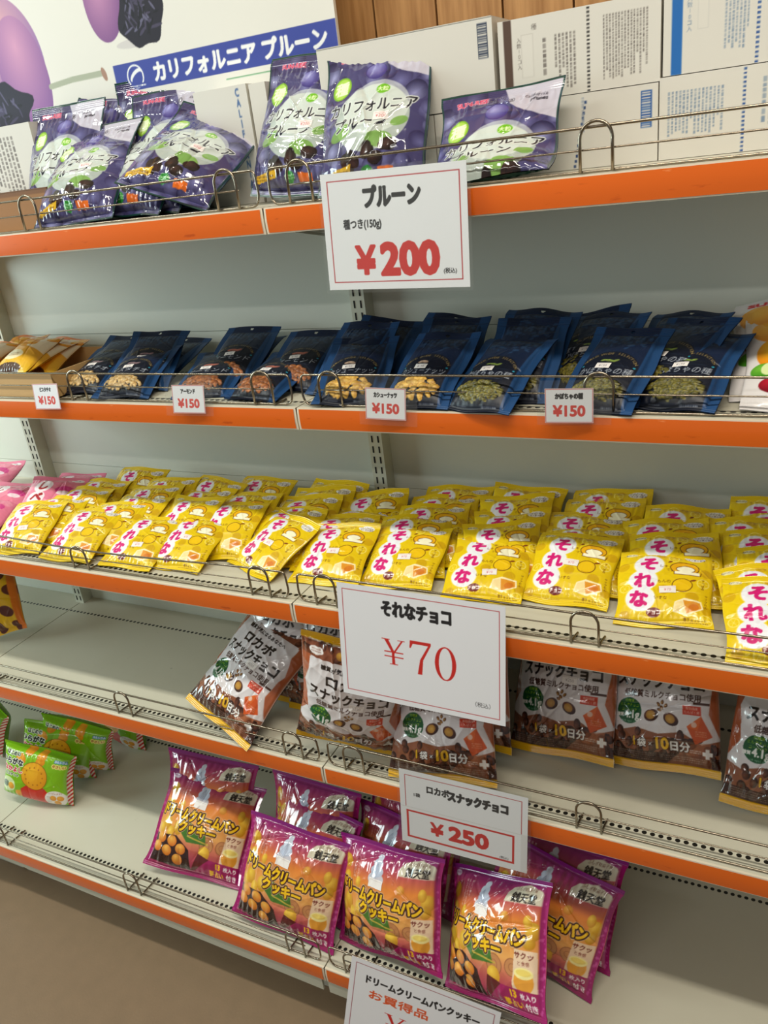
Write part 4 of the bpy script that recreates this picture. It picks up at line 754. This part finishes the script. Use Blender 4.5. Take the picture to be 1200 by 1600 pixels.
printed_box('cardboard_box', -.75, -.455, -.205, -.118, zt, zt+.062, A, (146, 100, 56), 'brown cardboard box at the left end of top shelf', None, 'box', flap=(120, 80, 44))
# big printed board with plums, prunes and the blue banner
def art_board(w, h):
    A = Art(w, h, 1.2, (226, 224, 216)); rg = random.Random(9); X = lambda x: (x+.80)*1000; Y = lambda z: (z-Z[0])*1000
    by = Y(1.617)
    A.rect(X(-.405), by, w, by+42, (58, 72, 156)); A.rect(X(-.18), by-10, w, by-8.6, (90, 160, 110))
    A.ell(X(-.361), by+20, 18, 18, (236, 238, 240), ring=2.6); A.ell(X(-.361)+2, by+22, 15, 7, (236, 238, 240), .5); A.ell(X(-.361)+3, by+18.6, 13, 5, (58, 72, 156), .5); A.rect(X(-.385), by+3, X(-.337), by+9.5, (58, 72, 156)); A.tiny(X(-.381), by+4, X(-.341), by+8.5, 1, (236, 238, 240), 2, 1)
    A.text('カリフォルニア プルーン', X(-.155), by+21, 31, (240, 240, 240), bold=1.6, fit=330)
    pu1, pu2 = (206, 158, 190), (110, 80, 150)
    A.ball(X(-.655), Y(1.690), 100, 115, (222, 170, 176), (120, 92, 166), 0, (.1, .5)); A.ball(X(-.612), Y(1.672), 58, 96, (206, 150, 184), (132, 92, 152), .10, (0, .5))
    A.line([(X(-.555), Y(1.648)), (X(-.50), Y(1.652)), (X(-.43), Y(1.652))], 9, (170, 176, 156)); A.ell(X(-.427), Y(1.650), 5, 11, (166, 130, 112), .3)
    P = [(X(-.70)+90*math.cos(t)*(1+.12*math.sin(5*t)), Y(1.625)+46*math.sin(t)*(1+.12*math.sin(7*t))) for t in np.linspace(0, 6.28, 40)]; A.poly(P, (34, 30, 48))
    for k in range(40): t = rg.uniform(0, 6.28); r_ = rg.random(); A.ell(X(-.70)+74*r_*math.cos(t), Y(1.628)+36*r_*math.sin(t), rg.uniform(5, 18), rg.uniform(1.5, 3), rg.choice([(62, 56, 84), (18, 16, 28), (84, 80, 110)]), rg.uniform(0, 3))
    A.ball(X(-.395), Y(1.765), 42, 72, (196, 140, 178), (116, 74, 132), -.1, (-.2, .1))
    A.ell(X(-.345), Y(1.685), 42, 7, (206, 202, 200))
    P = [(X(-.325)+48*math.cos(t)*(1+.1*math.sin(4*t)), Y(1.720)+44*math.sin(t)*(1+.08*math.sin(6*t+1))) for t in np.linspace(0, 6.28, 40)]; A.poly(P, (30, 26, 40))
    for k in range(40): t = rg.uniform(0, 6.28); r_ = rg.random(); A.ell(X(-.325)+36*r_*math.cos(t), Y(1.72)+34*r_*math.sin(t), rg.uniform(4, 15), rg.uniform(1.2, 2.6), rg.choice([(66, 60, 84), (16, 14, 24), (96, 94, 120)]), rg.uniform(0, 3))
    return A
printed_box('display_board', -.80, .0285, -.0400, -.0330, zt, Z[0]+.46, art_board(828, 460), (216, 210, 196), 'big white display board with plums and blue banner', None, 'display board')
# ------------------------------------------------------------------ bags of snacks
def make(kind, art, w, h, t, film, seeds, **k):
    return [bag(kind, art, w, h, t, film, sd, **k) for sd in seeds]
PK = (190, 90, 110)
SZ = {'lemon': (.125, .142)}
lem = art_lemon(125, 134)
B_lem = [bag('lemon', lem, .125, .134, .015, F['lemon'], sd, st=.011, sb=.010, puff=(.55, .45), notch=.0012, back_t=.3, sticker=(.50+.02*i, .50-.05*i, .022, .011, '¥70', (206, 120, 130), .06*i-.05), sticker_mat=m_paper) for i, sd in enumerate((3, 8, 21, 34))]
stackname = {'H': 'first', 'G': 'second', 'f': 'third', 'F': 'fourth', 'E': 'fifth', 'D': 'sixth', 'C': 'seventh', 'B': 'eighth', 'A': 'ninth', 'I': 'tenth', 'J': 'eleventh'}
cnt = {}
for i, (nm, *ps) in enumerate(POSES['sorena']):
    k = cnt.get(nm[0], 0); cnt[nm[0]] = k+1
    front = k == 0
    place(B_lem[(i*7+k) % 4], 'snack_bag', ps, Z[2], 'yellow lemon snack bag, %s of the %s stack from the left' % ('front bag' if front else ORD[k]+' back', stackname[nm[0]]), 'snack bag', 'yellow lemon snack bags on the middle shelf', stick=(i % 3 != 1) or front)
pin = art_pink(125, 142)
B_pin = [bag('pink', pin, .125, .142, .022, F['pink'], sd, st=.011, sb=.010, puff=(.5, .45), notch=.0012) for sd in (5, 12)]
PL = {'p0': 'pink snack bag at the far left end of the pile, standing highest', 'p1': 'pink snack bag lying right, beside the yellow bags', 'p2': 'pink snack bag in the middle of the pink pile', 'p3': 'pink snack bag lying in front, next to the fence', 'p4': 'pink snack bag behind the others, below the left upright', 'p5': 'pink snack bag cut by the left edge of the photo'}
for i, (nm, *ps) in enumerate(POSES['pink']): place(B_pin[i % 2], 'snack_bag', ps, Z[2], PL[nm], 'snack bag', 'pink snack bags on the middle shelf')
# nut pouches
B_nav = {}
for i, kd in enumerate(NUT):
    a = art_navy(110, 160, kd)
    def bmp(U, V, kd=kd):
        z = np.zeros_like(U)
        for x, y, rx, ry in NUTPOS[kd]:
            d = ((U-x)/(rx*1.2))**2+((V-y)/(ry*1.2))**2; z = np.maximum(z, np.clip(1-d, 0, 1)**.5*.0022)
        return z
    B_nav[kd] = [bag('navy', a, .110, .160, .017, F['navy'], 40+i*5+q, st=.016, sb=.006, side=.012, puff=(.35, .55), crumple=.7, low=.45, bump=bmp, hole=(.49, .952, .0032), back=(14, 30, 58), sticker=(.44, .425, .020, .010, '¥150', (120, 110, 120), .08-.1*q), sticker_mat=m_paper) for q in range(2)]
KD = {'P1': 'pumpkin', 'P2': 'pumpkin', 'P3': 'pumpkin', 'P4': 'cashew', 'P5': 'cashew', 'P6': 'almond', 'P7': 'almond', 'P8': 'pistachio', 'P9': 'pistachio', 'PD': 'almond'}
NL = {'P1': 'rightmost', 'P2': 'second rightmost', 'P3': 'third rightmost', 'P4': 'fourth from right', 'P5': 'fifth from right', 'P6': 'fourth from left', 'P7': 'third from left', 'P8': 'second from left', 'P9': 'leftmost', 'PD': ''}
for i, (nm, *ps) in enumerate(POSES['navy']):
    kd = KD[nm[:2]]; q = {'a': 'front', 'b': 'second', 'c': 'rear'}.get(nm[2:], '')
    nutn = {'pumpkin': 'pumpkin seeds', 'cashew': 'cashews', 'almond': 'almonds', 'pistachio': 'pistachios'}[kd]
    lb = 'navy pouch of %s, %s pouch in the %s stack' % (nutn, q, NL[nm[:2]]) if nm != 'PD' else 'dark navy pouch by itself at the back between two pouch stacks'
    place(B_nav[kd][i % 2], 'nut_pouch', ps, Z[1], lb, 'pouch', 'navy nut pouches on the second shelf', stick=q in ('front', 'second'))
fr = art_fruit(150, 200); B_fr = [bag('fruit', fr, .15, .20, .014, F['fruit'], sd, st=.02, sb=.008, crumple=.8) for sd in (3, 9)]
for i, (nm, *ps) in enumerate(POSES['fruit']): place(B_fr[i], 'fruit_bag', ps, Z[1], ('white dried fruit bag in front at the right edge', 'white dried fruit bag standing behind the other at right edge')[i], 'snack bag', 'white dried fruit bags on the second shelf')
# tray with orange bags
m_kraft = mat('kraft_card', (196, 158, 104), .7, var=.05, vscale=20)
tr = empty('cardboard_tray', (-.66, -.150, Z[1]+.0006)); tag(tr, 'low tan cardboard tray holding orange bags at left', 'tray')
MB().box(-.235, .145, -.098, .10, 0, .002).build('tray_floor', m_kraft, tr); MB().box(-.235, .145, -.100, -.098, 0, .046).build('tray_front', m_kraft, tr); MB().box(-.235, .145, .098, .10, 0, .046).build('tray_back', m_kraft, tr)
MB().box(.143, .145, -.098, .098, 0, .046).build('tray_side', m_kraft, tr); MB().box(-.235, -.233, -.098, .098, 0, .046).build('tray_side', m_kraft, tr)
ch = art_chips(95, 135); B_ch = [bag('chips', ch, .095, .135, .020, F['chips'], sd, st=.012, sb=.01, notch=.001) for sd in (4, 15)]
CL = {'c0': 'orange snack bag upright at the back of the tray, left', 'c1': 'orange snack bag upright at the back right corner of tray', 'c2': 'orange and white snack bag in front in the tray, right', 'c3': 'orange snack bag in front in the tray, left', 'c4': 'orange snack bag at the left edge, back of tray', 'c5': 'orange snack bag lowest in the tray beside the pistachios'}
for i, (nm, *ps) in enumerate(POSES['chips']): place(B_ch[i % 2], 'snack_bag', ps, Z[1]+.0032+(.022 if nm in ('c2', 'c3', 'c5') else 0), CL[nm], 'snack bag', 'orange snack bags in the cardboard tray')
# prune bags
pr = art_prune(160, 210); B_pr = [bag('prune', pr, .16, .21, .026, F['prune'], sd, st=.014, sb=.010, puff=(.6, .5), crumple=1.5, low=.8, sticker=(.62, .44, .022, .013, '¥200', (190, 90, 100), .0), sticker_mat=m_paper) for sd in (2, 17, 29)]
QL = {'Q1': 'prune bag tilted to the right, in front of left cluster', 'Q2': 'prune bag half hidden behind the tilted prune bag', 'Q3': 'prune bag in front at the left, above the brown box', 'Q4': 'leftmost prune bag, behind the front left one', 'Q5': 'prune bag at the back of the left cluster, left half', 'Q6': 'prune bag at the back under the blue banner emblem', 'Q7': 'hindmost prune bag touching the display board', 'Q8': 'prune bag squeezed behind the tilted one at its upper right', 'Q9': 'upright prune bag left of the tallest one', 'Q10': 'tall upright prune bag above the 200 yen sign', 'Q11': 'prune bag lying back right of the 200 yen sign'}
A2 = Art(160, 160, 1.0, (70, 66, 112)); _k = pr.B.shape[0]-A2.B.shape[0]; A2.B = pr.B[_k:].copy()   # foot folded under
B_slump = bag('prune', A2, .16, .16, .024, F['prune'], 44, st=.014, sb=.004, puff=(.6, .5), crumple=1.3, low=.6, curl=(1.45, .62, .05, .52))
for i, (nm, *ps) in enumerate(POSES['prune']): place(B_slump if nm == 'Q11' else B_pr[i % 3], 'prune_bag', ps, Z[0], QL[nm], 'prune bag', 'purple prune bags on the top shelf', stick=nm in ('Q1', 'Q3', 'Q9', 'Q10'))
# chocolate snack bags
co = art_choco(180, 235); B_co = [bag('choco', co, .18, .235, .040, F['choco'], sd, st=.011, sb=.011, puff=(.55, .5), crumple=1.3, notch=.0014, back=(120, 66, 46), sticker=(.60, .535, .026, .013, '¥250', (160, 150, 150), -.05), sticker_mat=m_paper) for sd in (6, 13, 25)]
KL = {'K1': 'chocolate snack bag slumped in front, leftmost of its shelf', 'K2': 'chocolate snack bag behind the slumped leftmost one', 'K2b': 'chocolate snack bag hindmost at the left end of the row', 'K3': 'chocolate snack bag at the rail seam, left of the 70 yen sign', 'K4': 'chocolate snack bag behind the one at the rail seam', 'K4b': 'chocolate snack bag hidden behind the 70 yen sign', 'K5': 'chocolate snack bag right below the 70 yen sign', 'K5b': 'chocolate snack bag in shadow behind the one below the sign', 'K6': 'chocolate snack bag in shadow right of the 70 yen sign', 'K6b': 'chocolate snack bag behind the gap between two right ones', 'K7': 'chocolate snack bag standing second from the right edge', 'K8': 'chocolate snack bag cut off by the right edge'}
for i, (nm, *ps) in enumerate(POSES['choco']): place(B_co[i % 3], 'snack_bag', ps, Z[3], KL[nm], 'snack bag', 'white and brown chocolate snack bags on the fourth shelf', stick=nm in ('K1', 'K3', 'K6'))
# cookie bags
dr = art_dream(225, 195); B_dr = [bag('dream', dr, .225, .195, .040, F['dream'], sd, st=.008, sb=.008, side=.008, puff=(.5, .5), crumple=1.25, back=(150, 40, 100), sticker=(.46, .70, .030, .015, '', (170, 160, 165), -.06), sticker_mat=m_paper) for sd in (10, 18, 27)]
UL = {'U1': 'purple cookie bag leftmost in front on the bottom shelf', 'U2': 'purple cookie bag behind the leftmost front one', 'U3': 'purple cookie bag in front, left of the rail seam', 'U4': 'purple cookie bag just behind the second front one', 'U5': 'purple cookie bag hindmost below the fourth shelf seam', 'U6': 'purple cookie bag in front, right of the rail seam', 'U7': 'purple cookie bag left of the 250 yen sign, second row', 'U7b': 'purple cookie bag hidden behind the 250 yen sign', 'U8': 'purple cookie bag in front below the 250 yen sign', 'U9': 'purple cookie bag at right, second row', 'U10': 'purple cookie bag hindmost at the right end'}
for i, (nm, *ps) in enumerate(POSES['purple']): place(B_dr[i % 3], 'cookie_bag', ps, Z[4], UL[nm], 'cookie bag', 'purple cookie bags on the bottom shelf', stick=nm in ('U1', 'U3', 'U6', 'U8'))
# green biscuit packs
gr = art_green(185, 130); B_gr = [bag('green', gr, .185, .130, .034, F['green'], sd, st=.006, sb=.004, side=.006, puff=(.22, .22), crumple=.45, back_t=.9, back=(110, 160, 30)) for sd in (11, 19)]
GL = {'G1': 'green biscuit pack frontmost at the left end', 'G2': 'green biscuit pack second row, behind the frontmost', 'G3': 'green biscuit pack third row, right stripe visible', 'G4': 'green biscuit pack hindmost in the shade', 'G0': 'green biscuit pack cut off by the left edge'}
for i, (nm, *ps) in enumerate(POSES['green']): place(B_gr[i % 2], 'biscuit_pack', ps, Z[4], GL[nm], 'biscuit pack', 'green biscuit packs on the bottom shelf')
dt = art_dots(170, 190); B_dt = bag('dots', dt, .17, .19, .05, F['chips'], 31, st=.01, sb=.01, puff=(.6, .5))
place(B_dt, 'snack_bag', (-.955, -.235, .25, .5, -.25), Z[3], 'yellow snack bag with brown dots at the left edge', 'snack bag')
# ------------------------------------------------------------------ price signs
def sign(name, w, h, art, pose, label, group=None, margin=.004, clear=None, sheet=None, bow=.0):
    x, y, z, yaw, lean, tw = pose; R = rotm(yaw, lean, tw)
    r = empty(name); r.matrix_world = Matrix.Translation((x, y, z)) @ R.to_4x4(); tag(r, label, 'price sign', group)
    C = art.get(); ny, nx = C.shape[:2]; gx, gz = np.meshgrid(np.linspace(-w/2, w/2, nx), np.linspace(0, h, ny))
    yb = bow*np.sin(gx/w*math.pi+1.57)*(gz/h-.5)
    P = np.stack([gx, yb-.0004, gz], -1).reshape(-1, 3); Pb = P+np.array([0, .0005, 0])
    link('paper', np_mesh('paper', np.concatenate([P, Pb]), np.concatenate([grid_quads(nx, ny), grid_quads(nx, ny, len(P), True)]), m_paper, np.concatenate([C.reshape(-1, 3), np.tile(srgb((226, 224, 220)), (len(P), 1))])), r)
    if clear is not None:
        l, rr, t, bt = clear; n = 16; gx, gz = np.meshgrid(np.linspace(-w/2-l, w/2+rr, n), np.linspace(-bt, h+t, n)); yb = bow*np.sin(gx/w*math.pi+1.57)*(gz/h-.5)
        rg = np.random.RandomState(int(w*1e4)); wv = .0003*np.sin(gx*90+rg.rand()*6)+.0003*np.sin(gz*70)
        P = np.stack([gx, yb-.0012-.0003+wv, gz], -1).reshape(-1, 3)
        link('plastic_sleeve', np_mesh('plastic_sleeve', P, grid_quads(n, n), m_film), r)['label'] = 'clear plastic sleeve'
    return r
RED, INK = (196, 40, 34), (34, 32, 34)
def border(A, w, h, m_, t, col=(170, 34, 40)):
    for a in ((m_, m_, w-m_, m_+t), (m_, h-m_-t, w-m_, h-m_), (m_, m_, m_+t, h-m_), (w-m_-t, m_, w-m_, h-m_)): A.rect(*a, col)
WHT = (226, 227, 232)
A = Art(206, 145, .6, WHT); border(A, 206, 145, 9, 1.3); A.text('プルーン', 103, 114, 28, INK, bold=1.7, fit=80); A.text('種つき(150g)', 58, 81, 13, INK, bold=.55, fit=56); A.text('¥', 60, 37, 48, RED, bold=1.9, sx=1.05); A.text('200', 124, 37, 54, RED, bold=3.0, fit=80); A.text('(税込)', 180, 20, 7, INK, bold=.2)
sign('price_sign', .206, .145, A, (.1967, -.2785, 1.3102, -.045, .075, .012), 'big white price sign reading 200 yen on top shelf', clear=(.004, .005, .004, .004), bow=.001)
def yen_serif(A, x, y, s, col):
    A.poly([(x-.42*s, y+.46*s), (x-.12*s, y+.46*s), (x-.12*s, y+.43*s), (x-.17*s, y+.43*s), (x+.03*s, y+.02*s), (x+.05*s, y-.43*s), (x+.15*s, y-.43*s), (x+.15*s, y-.46*s), (x-.15*s, y-.46*s), (x-.15*s, y-.43*s), (x-.06*s, y-.43*s), (x-.06*s, y-.02*s), (x-.32*s, y+.43*s), (x-.42*s, y+.43*s)], col)
    A.poly([(x+.16*s, y+.46*s), (x+.42*s, y+.46*s), (x+.42*s, y+.43*s), (x+.35*s, y+.43*s), (x+.04*s, y-.04*s), (x, y+.0*s), (x+.28*s, y+.43*s), (x+.16*s, y+.43*s)], col)
    for q in (.0, -.17): A.rect(x-.34*s, y+q*s-.02*s, x+.36*s, y+q*s+.015*s, col)
def seven(A, x, y, s, col):
    A.poly([(x-.30*s, y+.48*s), (x-.32*s, y+.26*s), (x-.28*s, y+.26*s), (x-.22*s, y+.39*s), (x+.22*s, y+.39*s), (x-.02*s, y-.05*s), (x-.10*s, y-.48*s), (x+.03*s, y-.48*s), (x+.07*s, y-.05*s), (x+.30*s, y+.41*s), (x+.30*s, y+.48*s)], col)
def zero(A, x, y, s, col, bg):
    A.ell(x, y, .30*s, .49*s, col); A.ell(x, y, .185*s, .455*s, bg)
A = Art(257, 182, .75, WHT); border(A, 257, 182, 8, 1.2); A.text('それなチョコ', 125, 152, 26, INK, bold=1.5, fit=106); yen_serif(A, 88, 84, 44, RED); seven(A, 131, 82, 54, RED); zero(A, 169, 80, 54, RED, WHT); A.text('（税込）', 224, 26, 8.5, (60, 58, 60), bold=.1)
sign('price_sign', .257, .182, A, (.217, -.3920, .7276, .01, .129, .018), 'big white price sign reading 70 yen on middle shelf', bow=.001)
A = Art(206, 145, .7, WHT); border(A, 206, 145, 9, 1.2); A.rect(0, 0, 206, 74, (214, 214, 216)); A.rect(0, 0, 196, 72, WHT); 
for a in ((10, 12, 186, 15.5), (10, 64, 186, 67.5), (10, 12, 13.5, 67.5), (182.5, 12, 186, 67.5)): A.rect(*a, RED)
A.text('ロカボ', 64, 116, 16, INK, bold=.9, fit=36); A.text('スナックチョコ', 128, 113, 20, INK, bold=1.5, fit=94); A.text('1袋', 29, 100, 8, INK, bold=.4); A.text('¥', 61, 40, 34, RED, bold=1.2, sx=1.1); A.text('250', 113, 40, 38, RED, bold=2.2, fit=62); A.text('(税込)', 170, 19, 5.5, INK, bold=.2)
sign('price_sign', .206, .145, A, (.2558, -.3850, .4426, .06, .06, .048), 'white price sign reading 250 yen hanging from fourth shelf', clear=(.004, .005, .010, .006), bow=.001)
A = Art(257, 182, .8, WHT); border(A, 257, 182, 9, 1.1, (140, 30, 50)); A.text('ドリームクリームパンクッキー', 128, 146, 18, INK, bold=.9, fit=196); A.text('お買得品', 90, 118, 20, (214, 84, 40), bold=.6, fit=104); yen_serif(A, 88, 70, 46, RED)
sign('price_sign', .257, .182, A, (.177, -.5070, .053, .12, .186, .170), 'white price sign at the bottom below the cookie bags')
TAGS = [((-.515, -.2745, 1.128, .036, .16, -.016), 'ピスタチオ', 'small 150 yen tag in front of the cardboard tray', None), ((-.197, -.2745, 1.129, .11, .20, .02), 'アーモンド', 'small 150 yen tag left of the seam, under the almonds', (.013, .016, .014, .004)), ((.155, -.2745, 1.129, .125, .11, .06), 'カシューナッツ', 'small 150 yen tag right of the seam, under the cashews', (.009, .017, .016, .008)), ((.416, -.2755, 1.133, .142, .022, .017), 'かぼちゃの種', 'small 150 yen tag in front of the pumpkin seed pouches', (.010, .022, .011, .002))]
for ps, tx, lb, cl in TAGS:
    A = Art(60, 45, .5, WHT); border(A, 60, 45, .4, 1.0, (196, 110, 110)); A.text(tx, 30, 35, 8, INK, bold=.6, fit=26 if len(tx) < 6 else 34); A.text('¥150', 30, 16, 19, (204, 66, 58), bold=.9, fit=39)
    sign('price_tag', .060, .045, A, ps, lb, 'small price tags on the second shelf', clear=cl)
